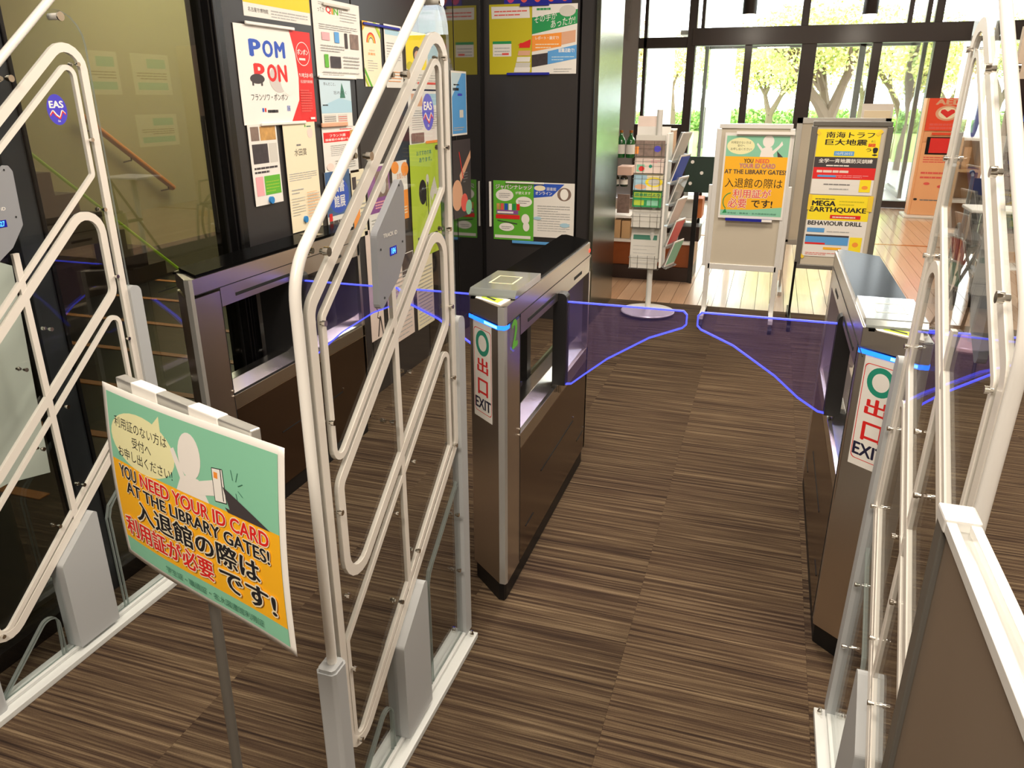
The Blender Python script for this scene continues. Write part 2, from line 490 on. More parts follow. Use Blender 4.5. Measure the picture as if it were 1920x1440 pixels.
# ---------------------------------------------------------------- room shell
XW = -1.88
fl = G(); fl.box(-1.9, 6.0, -3.0, 12.3, -.06, -.012, 'slot_black')
floor = fl.obj('floor', kind='structure')
tg = G(); tg.box(.0002, .4998, .0002, .4998, -.012, 0, 'carpet')
tile0 = tg.obj('carpet_tile', floor, loc=(-1.75, -.5, 0))
me_t = tile0.data
tiles = [(ix, iy) for ix in range(-1, 13) for iy in range(-2, 13)]
first = True
for ix, iy in tiles:
    x = -1.75 + .5 * ix; y = -.13 + .5 * iy
    if y > 5.4: continue
    if first: o = tile0; first = False
    else: o = tile0.copy(); C.objects.link(o)
    o.location = (x, y, 0)
    if ix == -1: o.scale.x = .26; o.location.x = XW + .0
    else: o.scale.x = 1
pg = G(); pg.box(.0015, .1035, 0.0, 3.25, -.012, 0, 'plank')
pl0 = pg.obj('plank', floor); first = True
for ix in range(-26, 50):
    for y0 in (5.87, 9.17):
        x = ix * .105
        if first: o = pl0; first = False
        else: o = pl0.copy(); C.objects.link(o)
        o.location = (x, y0, 0)
        if y0 > 9: o.scale.y = .97
g = G(); g.box(-2.7, 5.2, 9.12, 9.17, -.012, .003, 'gold_strip'); g.obj('trim_1', kind='structure')
# far-left hall behind the glass
g = G(); g.box(-6.5, -1.9, -1.5, 9.0, -.06, 0, 'hall_floor'); hallf = g.obj('floor', kind='structure')
for i, yy in enumerate((1.98, 2.53, 3.07, 3.61, 4.15, 4.72, 5.27, 5.83)):
    g = G(); g.box(-5.0, -2.62 if i == 0 else -1.93, -.02, .03, -.002, .004, 'nosing_wood')
    g.obj('nosing_strip', hallf, loc=(0, yy, 0))
g = G(); g.box(-6.3, -6.2, -1.5, 9, 0, 3.2, 'wall_olive'); g.obj('wall_hall', kind='structure')
g = G(); g.box(-6.2, -1.95, 8.6, 8.7, 0, 3.2, 'wall_olive'); g.obj('wall_hall_end', kind='structure')
g = G(); g.box(-6.2, -1.95, -1.5, -1.4, 0, 3.2, 'wall_dark'); g.obj('wall_hall_near', kind='structure')
# left wall: dark panels from y 2.41 on
wl = struct('wall_left')
segs = [(2.475, 3.40, 'wall_dark'), (3.405, 4.12, 'wall_dark'), (4.125, 4.62, 'wall_dark_gloss'), (4.625, 5.14, 'wall_dark_gloss')]
for y0, y1, mm in segs:
    g = G(); g.box(XW - .06, XW, y0 + .003, y1 - .003, 0, 3.0, mm); g.obj('wall_panel', wl, bevel=.002)
g = G(); g.box(XW - .08, XW - .02, 2.4, 5.2, 0, 3.0, 'slot_black'); g.obj('wall_backing', wl)
g = G(); g.box(XW - .07, XW + .012, 2.405, 2.475, 0, 3.0, 'frame_black'); g.box(XW + .012, XW + .02, 2.415, 2.432, 0, 3.0, 'frame_black'); g.obj('door_post', wl, bevel=.003)
g = G(); g.box(XW - .05, XW + .004, 5.08, 5.16, 0, 3.0, 'frame_black'); g.obj('corner_post', wl)
# glass beside the hall
wn = struct('window_1')
for y0, y1 in ((-1.0, .2), (.2, 1.53), (1.60, 2.41)):
    g = G(); g.box(XW - .034, XW - .026, y0, y1, .06, 3.0, 'dark_glass'); g.obj('pane', wn)
g = G(); g.box(XW - .07, XW, -1.4, 2.41, 0, .055, 'frame_black'); g.obj('bottom_rail', wn, bevel=.002)
g = G(); g.box(XW - .07, XW + .004, 1.525, 1.60, 0, 3.0, 'mullion_grey'); g.box(XW - .06, XW + .01, 1.60, 1.612, 0, 3.0, 'frame_black'); g.obj('mullion', wn, bevel=.002)
g = G(); g.box(XW - .07, XW + .004, .18, .24, 0, 3.0, 'mullion_grey'); g.obj('mullion', wn)
# wall facing us with two pairs of posters, steel-clad end
YS = 5.14
wb = struct('wall_back')
for x0, x1 in ((XW, -1.235), (-1.225, -1.10)):
    g = G(); g.box(x0 + .003, x1 - .003, YS, YS + .06, 0, 3.0, 'wall_dark'); g.obj('wall_panel', wb, bevel=.002)
g = G(); g.box(XW, -1.12, YS + .05, 5.86, 0, 3.0, 'slot_black'); g.obj('wall_core', wb)
g = G(); g.box(-1.12, -1.09, 5.09, 5.87, 0, 3.0, 'steel_pillar'); g.obj('steel_cladding', wb, bevel=.003)
g = G(); g.box(-2.7, -1.1, 5.87, 5.9, 0, 3.7, 'wall_grey'); g.obj('wall_lobby_return', kind='structure')
# right, near and ceilings
g = G(); g.box(4.6, 4.7, -3, 12.4, 0, 3.7, 'wall_beige'); g.obj('wall_right', kind='structure')
g = G(); g.box(-1.9, 4.7, -3.1, -3, 0, 3.0, 'wall_beige'); g.obj('wall_near', kind='structure')
g = G(); g.box(-1.95, -1.88, -3.1, -1.0, 0, 3.0, 'wall_dark'); g.obj('wall_left_near', kind='structure')
g = G(); g.box(-6.5, 4.7, -3.1, 5.87, 2.95, 3.05, 'ceiling_white'); g.obj('ceiling', kind='structure')
g = G(); g.box(-2.8, 4.7, 5.87, 12.5, 3.65, 3.75, 'ceiling_white'); g.obj('ceiling', kind='structure')
g = G(); g.box(-1.9, 4.7, 5.87, 5.95, 2.95, 3.7, 'ceiling_white'); g.obj('wall_bulkhead', kind='structure')
g = G(); g.box(-2.8, -2.7, 5.9, 12.4, 0, 3.7, 'wall_grey'); g.obj('wall_lobby_left', kind='structure')

# ---------------------------------------------------------------- facade (y = YF)
YF = 12.4
def fx(px, py=200): return at(px, py, Y=YF).x
def fz(py, px=1450): return at(px, py, Y=YF).z
Z_HEAD = fz(84); Z_TR0 = fz(84); Z_TR1 = fz(50); Z_SILL = fz(233, 1245)
g = G()
x_l = fx(1192); x_b1 = fx(1205); x_b2 = fx(1290)
g.box(-2.7, x_l, YF - .05, YF + .05, 0, 3.7, 'wall_grey')
for k in range(14): g.box(-2.2, fx(1172), YF - .09, YF - .05, 2.3 + k * .1, 2.35 + k * .1, 'wall_grey')
g.obj('wall_facade_left', kind='structure')
win = struct('window_2', (0, 0, 0))
def fr(par, name, x0, x1, z0, z1, m='frame_brown', d=.06, y=YF):
    g = G(); g.box(x0, x1, y - d, y + d, z0, z1, m); return g.obj(name, par, bevel=.004)
fr(win, 'mullion', x_b1 - .03, x_b1 + .02, 0, 3.65)
fr(win, 'mullion', x_b2 - .07, x_b2 + .05, 0, 3.65, d=.09)
fr(win, 'spandrel', x_l, x_b2 - .07, 0, Z_SILL)
fr(win, 'transom', x_l, x_b2 - .07, Z_TR0 - .02, fz(66))
fr(win, 'pane', x_l, x_b1 - .03, Z_SILL, 3.65, 'pane_glass', .005)
fr(win, 'pane', x_b1 + .02, x_b2 - .07, Z_SILL, Z_TR0, 'pane_glass', .005)
fr(win, 'pane', x_b1 + .02, x_b2 - .07, fz(66), 3.65, 'pane_glass', .005)
door = struct('door_1')
xr = fx(1745, 200)
fr(door, 'transom', x_b2, 4.6, Z_TR0, Z_TR1, d=.1)
posts = [fx(1393), fx(1503), fx(1627), fx(1744)]
fr(door, 'door_stile', posts[0] - .05, posts[0] + .05, 0, Z_TR0)
fr(door, 'door_stile', posts[1] - .10, posts[1] + .10, 0, Z_TR0, d=.09)
fr(door, 'door_stile', posts[2] - .06, posts[2] + .06, 0, Z_TR0)
fr(door, 'door_stile', posts[3] - .09, posts[3] + .09, 0, Z_TR0, d=.09)
fr(door, 'bottom_rail', posts[2], posts[3], 0, .1)
fr(door, 'bottom_rail', posts[0], posts[1], 0, .1)
fr(door, 'bottom_rail', x_b2, posts[0], 0, .06)
fr(door, 'bottom_rail', posts[1], posts[2], 0, .06)
for a, b in ((x_b2 + .05, posts[0] - .05), (posts[0] + .05, posts[1] - .1), (posts[1] + .1, posts[2] - .06), (posts[2] + .06, posts[3] - .09)):
    fr(door, 'pane', a, b, .06, Z_TR0, 'pane_glass', .005)
win3 = struct('window_3')
um = [fx(1321, 20), fx(1512, 20), fx(1708, 20), fx(1742, 20), fx(1762, 20)]
for x, ww in zip(um, (.025, .05, .03, .03, .05)): fr(win3, 'mullion', x - ww, x + ww, Z_TR1, 3.65)
ed = [x_b2 + .05] + um + [4.6]
for a, b in zip(ed[:-1], ed[1:]): fr(win3, 'pane', a + .04, b - .04, Z_TR1, 3.65, 'pane_glass', .005)
fr(win3, 'pane', posts[3] + .09, fx(1898), 0.05, Z_TR0, 'pane_glass', .005)
fr(win3, 'bottom_rail', posts[3] + .09, fx(1898), 0, .05)
fr(win3, 'dark_panel', fx(1898), 4.6, 0, Z_TR0, 'frame_brown', .08)
# vestibule beyond the doors
vest = struct('door_2')
YV = 15.2
def vx(px, py=250): return at(px, py, Y=YV).x
for px, ww in ((1316, .06), (1492, .05), (1594, .05), (1688, .07)):
    x = vx(px); fr(vest, 'door_stile', x - ww, x + ww, 0, 2.5, 'alu_dark', y=YV)
fr(vest, 'transom', vx(1316), vx(1688), 2.3, 2.42, 'alu_dark', y=YV)
for a, b in ((1316, 1492), (1492, 1594), (1594, 1688)): fr(vest, 'pane', vx(a) + .06, vx(b) - .07, 0, 2.35, 'pane_glass', .005, y=YV)
g = G(); g.box(vx(1316) - .2, vx(1688) + .1, YF + .1, YV + .1, 2.36, 2.42, 'ceiling_white'); g.obj('canopy', vest)
for px in (1302, 1728):
    x = at(px, 250, Y=YF + .2).x
    g = G(); g.box(x - .004, x + .004, YF + .1, YV, .1, 2.45, 'pane_glass'); g.obj('side_pane', vest)
    g = G(); g.box(x - .03, x + .03, 13.6, 13.7, 0, 2.5, 'alu_dark'); g.box(x - .03, x + .03, 13.72, YV, 0, .08, 'alu_dark'); g.obj('side_frame', vest)

# ---------------------------------------------------------------- outside
g = G(); g.box(-30, 35, 12.46, 22, -.1, -.03, 'asphalt'); g.obj('ground_paving', kind='structure')
g = G(); g.box(-60, 70, 22, 90, -.1, -.02, 'lawn'); g.obj('ground_lawn', kind='structure')
def leaves(g, c, R, n, mats, s=.14):
    for _ in range(n):
        while True:
            p = Vector((random.uniform(-1, 1), random.uniform(-1, 1), random.uniform(-1, 1)))
            if .3 < p.length < 1: break
        p = Vector((c[0] + p.x * R[0], c[1] + p.y * R[1], c[2] + p.z * R[2]))
        a = Vector((random.gauss(0, 1), random.gauss(0, 1), random.gauss(0, 1))).normalized() * s * random.uniform(.6, 1.3)
        b = Vector((random.gauss(0, 1), random.gauss(0, 1), random.gauss(0, 1))); b = (b - a * (b.dot(a) / a.length_squared)).normalized() * s * .6
        g.add([p - a, p - b, p + a, p + b], [(0, 1, 2, 3)], random.choice(mats))
def tree(x, y, h, kind, label, r=.16):
    t = thing('tree', label, 'tree', (x, y, -.03), 0, None)
    g = G(); tips = []
    def br(p, d, L, rad, lev):
        q = p + d * L; mid = (p + q) / 2 + Vector((random.uniform(-1, 1), random.uniform(-1, 1), 0)) * L * .05
        g.tube([p, mid, q], [rad, rad * .8, rad * .6], 'bark', 6)
        if lev == 0: tips.append(q); return
        for k in range(3 if lev > 1 else 2):
            a = random.uniform(0, 2 * pi); sp = random.uniform(.35, .8)
            e = (d + Vector((cos(a) * sp, sin(a) * sp, random.uniform(-.1, .3)))).normalized()
            br(q, e, L * random.uniform(.6, .8), rad * .6, lev - 1)
    br(Vector((0, 0, 0)), Vector((random.uniform(-.08, .08), 0, 1)), h * .24, r, 4)
    g.obj('trunk', t, smooth=True)
    f = G()
    for q in tips: leaves(f, q, (h * .2, h * .2, h * .16), 120, kind, .055)
    f.obj('foliage', t, kind='stuff')
YG = ['leaf_yellow', 'leaf_yellow', 'leaf_green']; GG = ['leaf_green', 'leaf_green', 'leaf_yellow']; OO = ['leaf_orange', 'leaf_yellow', 'leaf_yellow']
tree(*at(1443, 230, Y=26).xy, 4.2, YG, 'spreading tree with pale yellow leaves seen through the second door pane')
tree(*at(1550, 230, Y=19.5).xy, 4.4, YG, 'thick-trunked autumn tree seen above the yellow earthquake poster stand', .26)
tree(*at(1262, 200, Y=28).xy, 4.6, OO, 'orange and yellow tree behind the small square window at left')
tree(*at(1690, 230, Y=23).xy, 4.4, YG, 'yellow-leaved tree with long slanting branches behind the rightmost door pane')
tree(*at(1775, 230, Y=29).xy, 5.0, GG, 'green tree directly behind the defibrillator stand')
tree(*at(1350, 230, Y=36).xy, 5.5, YG, 'distant pale tree behind the leftmost door pane')
tree(*at(1610, 230, Y=37).xy, 6, GG, 'distant greener tree between the two right door panes')
tree(*at(1860, 230, Y=34).xy, 5.5, YG, 'tree seen through the acrylic of the right security gate')
g = G(); f = G()
leaves(f, (4, 0, .45), (14, .8, .55), 9000, ['hedge', 'leaf_green'], .12)
hd = f.obj('hedge', loc=(0, 40, 0), label='low clipped green hedge across the lawn beyond the trees', category='hedge')
hd['kind'] = 'stuff'
# white column outside
for px, lab in ((1232, 'pale square concrete post outside behind the small left window'), (1345, 'pale square concrete post outside the leftmost door pane'), (1812, 'pale square concrete post outside just right of the defibrillator stand')):
    p = at(px, 230, Y=17.5); g = G(); g.box(-.25, .25, -.25, .25, 0, 4.2, 'concrete'); g.box(-.3, .3, -.3, .3, 0, .12, 'concrete')
    g.obj('post', loc=(p.x, p.y, -.03), label=lab, category='post', bevel=.01)
# pendant lamps
for px, lab in ((1405, 'dark cylinder pendant lamp hanging left, above the orange library-gates poster'), (1631, 'dark cylinder pendant lamp hanging right, above the grey notice stand')):
    p = at(px, 27, Y=11.4)
    t = thing('pendant_lamp', lab, 'lamp', (p.x, p.y, p.z), 0, 'pendant lamps in the lobby')
    g = G(); g.lathe([(.085, 0), (.09, .01), (.09, .42), (.03, .44)], 'lamp_black'); g.obj('lamp_shade', t, smooth=True)
    g = G(); g.lathe([(.045, -.075), (.078, -.04), (.082, .005)], 'lamp_glow'); g.obj('bulb', t, smooth=True)
    g = G(); g.cyl((0, 0, .44), (0, 0, 3.65 - p.z), .006, 'lamp_black', 6); g.obj('cord', t)
    l = bpy.data.lights.new('pendant_light', 'POINT'); l.energy = 12; l.color = (1, .9, .75); l.shadow_soft_size = .08
    lo = bpy.data.objects.new('pendant_light', l); lo.location = (p.x, p.y, p.z - .12); C.objects.link(lo)

# ---------------------------------------------------------------- security gates (local: x=0 panel plane, y,z as measured)
def security_gate(X, dy, label, digits, lean=0):
    t = thing('security_gate', label, 'security gate', (X, 1.385 + dy, 0), 0, 'anti-theft gates in a row'); t.rotation_euler.y = radians(lean)
    def A(poly): return [(a - 1.385, b) for a, b in poly]
    # base
    g = G(); g.box(-.04, .04, -.42, .345, 0, .018, 'base_grey'); g.box(-.012, .012, -.42, .33, .018, .03, 'base_grey'); g.obj('base_plate', t, bevel=.002)
    for yy in (.325, -.40):
        for xx in (-.028, .028):
            g = G(); g.lathe([(.006, .018), (.006, .026), (.004, .03), (.004, .036)], 'chrome', (xx, yy), 10); g.obj('anchor_bolt', t)
    # acrylic
    g = G(); ol = fillet(A([(1.046, .03), (1.046, 1.236), (1.715, 1.797), (1.715, .03)]), [0, .1, .08, 0])
    g.prism(ol, 'x', -.0032, .0032, 'acrylic', 'acrylic_edge'); g.obj('acrylic_panel', t)
    def loop(name, pts, rs, wd, h_=.0075):
        g = G(); p = fillet(A(pts), rs)
        g.band(p, wd, -h_, h_, 'strip_white', True); g.obj(name, t)
    loop('antenna_coil', [(1.075, 1.167), (1.692, 1.677), (1.692, .645), (1.075, .141)], [.045, .052, .035, .05], .022, .0052)
    loop('antenna_coil', [(1.112, 1.143), (1.659, 1.596), (1.659, 1.303), (1.112, .843)], [.015, .022, .012, .022], .0125, .0050)
    loop('antenna_coil', [(1.12, .812), (1.656, 1.26), (1.656, .98), (1.12, .545)], [.035, .052, .035, .05], .022, .0048)
    loop('antenna_coil', [(1.096, .468), (1.656, .935), (1.656, .655), (1.096, .185)], [.012, .022, .012, .022], .0125, .0046)
    g = G(); g.band(A([(1.382, 1.14), (1.382, .30)]), .017, -.0044, .0044, 'strip_white', False); g.obj('centre_strip', t)
    g = G()
    for o in (0, .012):
        p = A([(1.69 + 0 * o, .52 + o), (1.52, .385 + o), (1.50 - .6 * o, .365 + o), (1.490 - o, .34), (1.492 - o, .03)])
        g.band(p, .002, -.004, .004, 'acrylic_edge', False)
        p = fillet(A([(1.03, .0 + o), (1.262 + o * .0, .195 + o), (1.262 - o, .02)]), [0, .03, 0])
        g.band(p[:], .002, -.004, .004, 'acrylic_edge', False)
    g.obj('clear_groove', t)
    # tube
    y0 = 1.04 - 1.385; pts = [(0, y0, .40)]
    q = fillet([(y0, .40), (y0, 1.236), (1.665 - 1.385, 1.756)], [0, .12, 0], 10)
    g = G(); g.tube([(0, a, b) for a, b in q], .0100, 'tube_white', 12)
    g.obj('post_tube', t, smooth=True)
    oct_ = [(-.016, -.03), (.016, -.03), (.022, -.022), (.022, .012), (.016, .02), (-.016, .02), (-.022, .012), (-.022, -.022)]
    g = G(); g.prism([(a, b + y0) for a, b in oct_], 'z', .018, .455, 'grey_cover'); g.prism([(a * .85, (b + .005) * .85 - .005 + y0) for a, b in oct_], 'z', .455, .462, 'grey_cover'); g.obj('post_bracket', t, bevel=.002)
    g = G(); mp = fillet([(.318, .02), (.318, .985), (.36, .985), (.36, .02)], [0, .012, .022, 0]); g.prism(mp, 'x', -.014, .014, 'grey_cover'); g.obj('cable_cover', t, bevel=.003)
    g = G(); g.cyl((-.012, .245, 1.688), (.022, .245, 1.688), .008, 'tube_white', 14); g.cyl((.022, .245, 1.688), (.026, .245, 1.688), .011, 'chrome', 14); g.obj('top_clamp', t, smooth=True)
    # boxes
    g = G(); bp_ = fillet([(-.095, .03), (-.095, .30), (.035, .405), (.045, .395), (.045, .03)], [0, .012, .012, 0, 0], 3)
    g.prism(bp_, 'x', -.024, .026, 'grey_cover'); g.obj('control_box', t, bevel=.004)
    g = G(); pp = fillet([(-.111, 1.108), (-.106, 1.26), (.007, 1.352), (.018, 1.335), (.014, 1.209), (-.026, 1.160)], [.01, .015, .006, .006, .006, .006], 3)
    g.prism(pp, 'x', .014, .028, 'plate_grey'); cp = g.obj('counter_plate', t, bevel=.003)
    P = Print((.0283, -.11, 1.11), (0, 1, 0), (0, 0, 1), .132, .255)
    P.text('TRACK iD', .22, .545, .66, .575, 'white', .02, slant=.0)
    P.rect(.40, .395, .62, .46, 'display_dark'); P.text(digits, .45, .405, .58, .45, 'display_digit', .02)
    for a, b in ((.12, .47), (.83, .47), (.15, .1), (.8, .9)): P.ell(a, b, .018, .01, 'slot_black', 10)
    P.g.obj('display', cp)
    # badge
    P = Print((.0055, 1.583 - 1.385 - .03, 1.47 - .037), (0, 1, 0), (0, 0, 1), .06, .074)
    P.ell(.5, .5, .5, .5, 'violet_badge', 32); P.text('EAS', .16, .56, .84, .78, 'white', .04)
    P.line([(.12, .34), (.28, .48), (.42, .34), (.58, .24), (.74, .48), (.88, .36)], .004, 'white')
    P.line([(.10, .30), (.26, .44), (.40, .30), (.58, .20), (.76, .44), (.9, .33)], .003, 'red')
    P.text('On', .44, .10, .56, .17, 'white', .02)
    P.g.obj('round_badge', t)
    # bolts
    bl = [(1.668, z) for z in (1.579, 1.393, 1.21, 1.023, .839, .651, .444, .268)] + [(1.100, z) for z in (1.136, .95, .765, .578, .399, .211)]
    bl += [(1.425, .936), (1.33, .856), (1.423, .719), (1.326, .637), (1.42, .484), (1.32, .408), (1.457, 1.541), (1.287, 1.40), (1.117, 1.257)]
    g = G()
    for sgn in (1, -1):
        g.cyl((sgn * .005, 0, 0), (sgn * .010, 0, 0), .0035, 'chrome', 10); g.cyl((sgn * .010, 0, 0), (sgn * .016, 0, 0), .0055, 'chrome', 10)
    b0 = g.obj('bolt', t, smooth=True)
    for i, (a, b) in enumerate(bl):
        o = b0 if i == 0 else b0.copy()
        if i: C.objects.link(o)
        o.location = (0, a - 1.385, b)
        if 20 <= i: o.scale = (1.5, 1.5, 1.5)
    return t
security_gate(-.712, 0, 'middle white-striped security gate with EAS badge, right of the hand-lettered stand sign', '184')
security_gate(-1.742, .012, 'leftmost security gate, behind the library-gates stand sign by the glass wall', '027')
security_gate(.300, -.005, 'right security gate seen almost edge-on beside the low framed partition', '184', .9)

# ---------------------------------------------------------------- flap turnstiles
def turnstile(XR, label, left_flap=True, right_flap=True, sticker=True, number=None, lit=True, reader=True):
    # local origin at right-hand face x=0, y=0 at front tip (world 1.915)
    t = thing('flap_turnstile', label, 'turnstile', (XR, 1.915, 0), 0, 'flap turnstiles')
    W = -.145; Y1 = 1.045
    plan = [(0, .008), (-.006, 0), (-.02, .0), (W, .10), (W, Y1 + .1), (W + .006, Y1 + .108 + 0), (W + .02, Y1 + .108), (0, Y1 + .0)]
    plan = [(0, .012), (-.004, 0), (-.022, 0), (W, .101), (W, Y1 + .096), (W + .004, Y1 + .108), (W + .022, Y1 + .108), (0, Y1 + .007)]
    def inset(k): return [(x + (k if x < -.07 else -k), y + (k if y < .5 else -k)) for x, y in plan]
    g = G(); g.prism(inset(.006), 'z', 0, .065, 'black_plinth'); g.obj('plinth', t)
    # lower body
    g = G(); g.box(W, 0, .1355, 1.0745, .065, .475, 'steel_dark'); body = g.obj('lower_body', t, bevel=.0025)
    g = G()                                                   # sloped sill on both sides
    g.prism([(0, .475), (0, .525), (-.012, .528), (-.05, .56), (W + .05, .56), (W + .012, .528), (W, .525), (W, .475)], 'y', .135, 1.075, 'steel_bright')
    g.obj('window_sill', t, bevel=.001)
    # front and rear columns
    cf = [(0, .012), (-.004, 0), (-.022, 0), (W, .101), (W, .135), (0, .135)]
    cr = [(0, 1.075), (W, 1.075), (W, Y1 + .096), (W + .004, Y1 + .108), (W + .022, Y1 + .108), (0, Y1 + .007)]
    for nm, c in (('front_column', cf), ('rear_column', cr)):
        g = G(); g.prism(c, 'z', .475, .90, 'steel'); g.obj(nm, t, bevel=.002)
    for nm, c in (('front_casing', cf), ('rear_casing', cr)):
        lo = c
        g = G(); g.prism(lo, 'z', .065, .475, 'steel'); g.obj(nm, t)
    # narrow bright edge strip on the nose
    g = G(); g.prism([(.0012, .010), (-.0035, -.0014), (-.0225, -.0014), (-.0235, .002), (0, .012)], 'z', .066, .962, 'alu'); g.obj('nose_strip', t)
    g = G(); g.prism([(W - .0012, Y1 + .098), (W + .0035, Y1 + .1094), (W + .0225, Y1 + .1094), (W + .0235, Y1 + .106), (W, Y1 + .096)], 'z', .066, .962, 'alu'); g.obj('nose_strip', t)
    # beam
    g = G(); g.prism(plan, 'z', .912, .962, 'steel'); g.obj('top_rim', t, bevel=.002)
    g = G(); g.box(-.0012, 0, .135, 1.075, .845, .909, 'steel'); g.box(W, W + .0012, .135, 1.075, .845, .909, 'steel')
    g.box(W + .004, -.004, .135, 1.075, .846, .910, 'steel'); bm_ = g.obj('beam', t)
    sl = G()
    for xx in (-.0005, W - .0015):
        for y0 in (.21, .885 - .09):
            sl.box(xx, xx + .002, y0, y0 + (.32 if y0 < .5 else .12), .865, .876, 'slot_black')
        sl.box(xx, xx + .002, .38, .84, .279, .284, 'slot_black'); sl.box(xx, xx + .002, .92, 1.03, .155, .160, 'slot_black'); sl.box(xx, xx + .002, .20, .29, .162, .166, 'slot_black')
        sl.box(xx, xx + .0015, .133, .135, .066, .91, 'slot_black'); sl.box(xx, xx + .0015, .02, 1.06, .909, .9115, 'slot_black')
    sl.obj('vent_slots', t)
    for (yy, zz) in ((.13, .525), (.13, .545), (.845, .295), (1.035, .172)):
        g = G(); g.cyl((0, yy, zz), (.003, yy, zz), .004, 'chrome', 10); g.obj('screw', t)
    # top: black glass lid, raised reader, label
    ys_ = .34 if reader else .115
    g = G(); g.prism([(-.006, ys_ - (0 if reader else .08)), (W + .006, ys_), (W + .006, Y1 + .09), (W + .024, Y1 + .10), (-.006, Y1 + .0)], 'z', .962, .972, 'black_gloss'); g.obj('glass_lid', t, bevel=.003)
    g = G(); g.box(W + .012, -.012, .01 + .07, .34, .958, .964, 'black_gloss'); g.obj('front_recess', t)
    g = G(); rp = [(.085, .964), (.085, .970), (.10, .986), (.345, .986), (.345, .964)]
    g.prism(rp, 'x', W + .004, .0, 'reader_glass') if reader else g.box(W + .03, -.03, .8, .84, .972, .974, 'steel')
    rd = g.obj('card_reader' if reader else 'lid_plate', t, bevel=.004 if reader else 0)
    P = Print((W + .035, .17, .9864), (1, 0, 0), (0, 1, 0), .075, .10); P.frame(0, 0, 1, 1, .07, 'reader_mark')
    if reader: P.g.obj('reader_outline', rd)
    T = Matrix.Translation((W + .02, .03, .9655))
    if reader:
     g = G(); g.prism([(W + .03, .072), (-.02, .012), (-.012, .082), (W + .02, .112)], 'z', .9625, .9645, 'paper'); lb = g.obj('reader_label', t)
     g = G(); g.prism([(W + .045, .078), (-.035, .034), (-.03, .074), (W + .045, .1)], 'z', .9646, .965, 'lime'); g.prism([(W + .06, .082), (-.05, .052), (-.05, .066), (W + .06, .09)], 'z', .9651, .9654, 'ink'); g.obj('print', lb)
    # LED band round the nose
    g = G(); e = .0022
    path = [(W - e, .099), (-.023, -e), (-.003, -e), (e, .012), (e, .03)]
    for i in range(4):
        a, b = path[i], path[i + 1]
        g.add([(a[0], a[1], .897), (b[0], b[1], .897), (b[0], b[1], .909), (a[0], a[1], .909)], [(0, 1, 2, 3)], 'led_core' if i == 1 and False else 'led_strip')
    a = Vector((W - e, .099)); b = Vector((-.023, -e)); c1 = a.lerp(b, .55); c2 = a.lerp(b, .98); of = Vector((-.6, -.8)) * .0006
    g.add([(c1.x + of.x, c1.y + of.y, .899), (c2.x + of.x, c2.y + of.y, .899), (c2.x + of.x, c2.y + of.y, .907), (c1.x + of.x, c1.y + of.y, .907)], [(0, 1, 2, 3)], 'led_core')
    if lit: g.obj('light_band', t)
    # sticker on slanted face
    if sticker:
        a = Vector((W, .101, 0)); b = Vector((-.022, 0, 0)); u = (b - a).normalized(); n = u.cross(Vector((0, 0, 1)))
        o = a + u * .021 + n * .0008 + Vector((0, 0, .598))
        P = Print(o, u, (0, 0, 1), .104, .298)
        P.rect(0, 0, 1, 1, 'white')
        for r_, mm in ((.035, 'red'), (.055, 'white')):
            q = fillet([(r_ * .104, .015 + r_ * .1), (.104 - r_ * .104, .015 + r_ * .1), (.104 - r_ * .104, .283 - r_ * .1), (r_ * .104, .283 - r_ * .1)], .012, 4)
            P.poly([(x / .104, y / .298) for x, y in q], mm)
        P.ring(.5, .795, .36, .13, .38, 'teal_dark')
        P.text('出', .22, .49, .78, .64, 'red', .03); P.text('口', .24, .255, .76, .42, 'red', .03)
        P.text('EXIT', .08, .105, .92, .215, 'ink_navy', .035)
        P.g.obj('exit_sticker', t)
    if number:
        P = Print((.0005, .035, .815), (0, 1, 0), (0, 0, 1), .09, .10); P.rect(0, 0, 1, 1, 'clear_plastic'); P.text(number, .25, .12, .75, .92, 'green_l', .05); P.g.obj('number_sticker', t)
    g = G(); g.box(-.004, .0015, 1.035, 1.053, .925, .937, 'red_light'); g.obj('indicator_lamp', t)
    # posts and flaps
    yp = 2.5 - 1.915
    for sgn, on in ((1, right_flap), (-1, left_flap)):
        xc = .008 if sgn > 0 else W + .012
        g = G(); q = fillet([(xc - .024, .535), (xc - .024, .87), (xc + .024, .87), (xc + .024, .535)], [0, .018, .018, 0], 4)
        g.prism(q, 'y', yp - .022, yp + .022, 'black_rubber'); g.obj('hinge_post', t, bevel=.004)
        g = G(); g.cyl((xc, yp, .50), (xc, yp, .545), .007, 'chrome', 10); g.obj('hinge_pin', t)
        if not on: continue
        x0 = .03 if sgn > 0 else W - .01; x1 = .436 if sgn > 0 else W - .436; d = sgn
        ol = [(x0, .535), (x0, .838), (x1 - .012 * d, .838), (x1, .826), (x1, .793), (x1 - .012 * d, .780), (x1 - .12 * d, .735), (x1 - .26 * d, .645), (x1 - .34 * d, .578), (x0 + .02 * d, .538)]
        g = G(); g.prism(ol, 'y', yp - .004, yp + .004, 'flap_glass'); fl_ = g.obj('glass_flap', t)
        g = G(); pts = [(a, b) for a, b in ol[1:]] + [ol[0]]
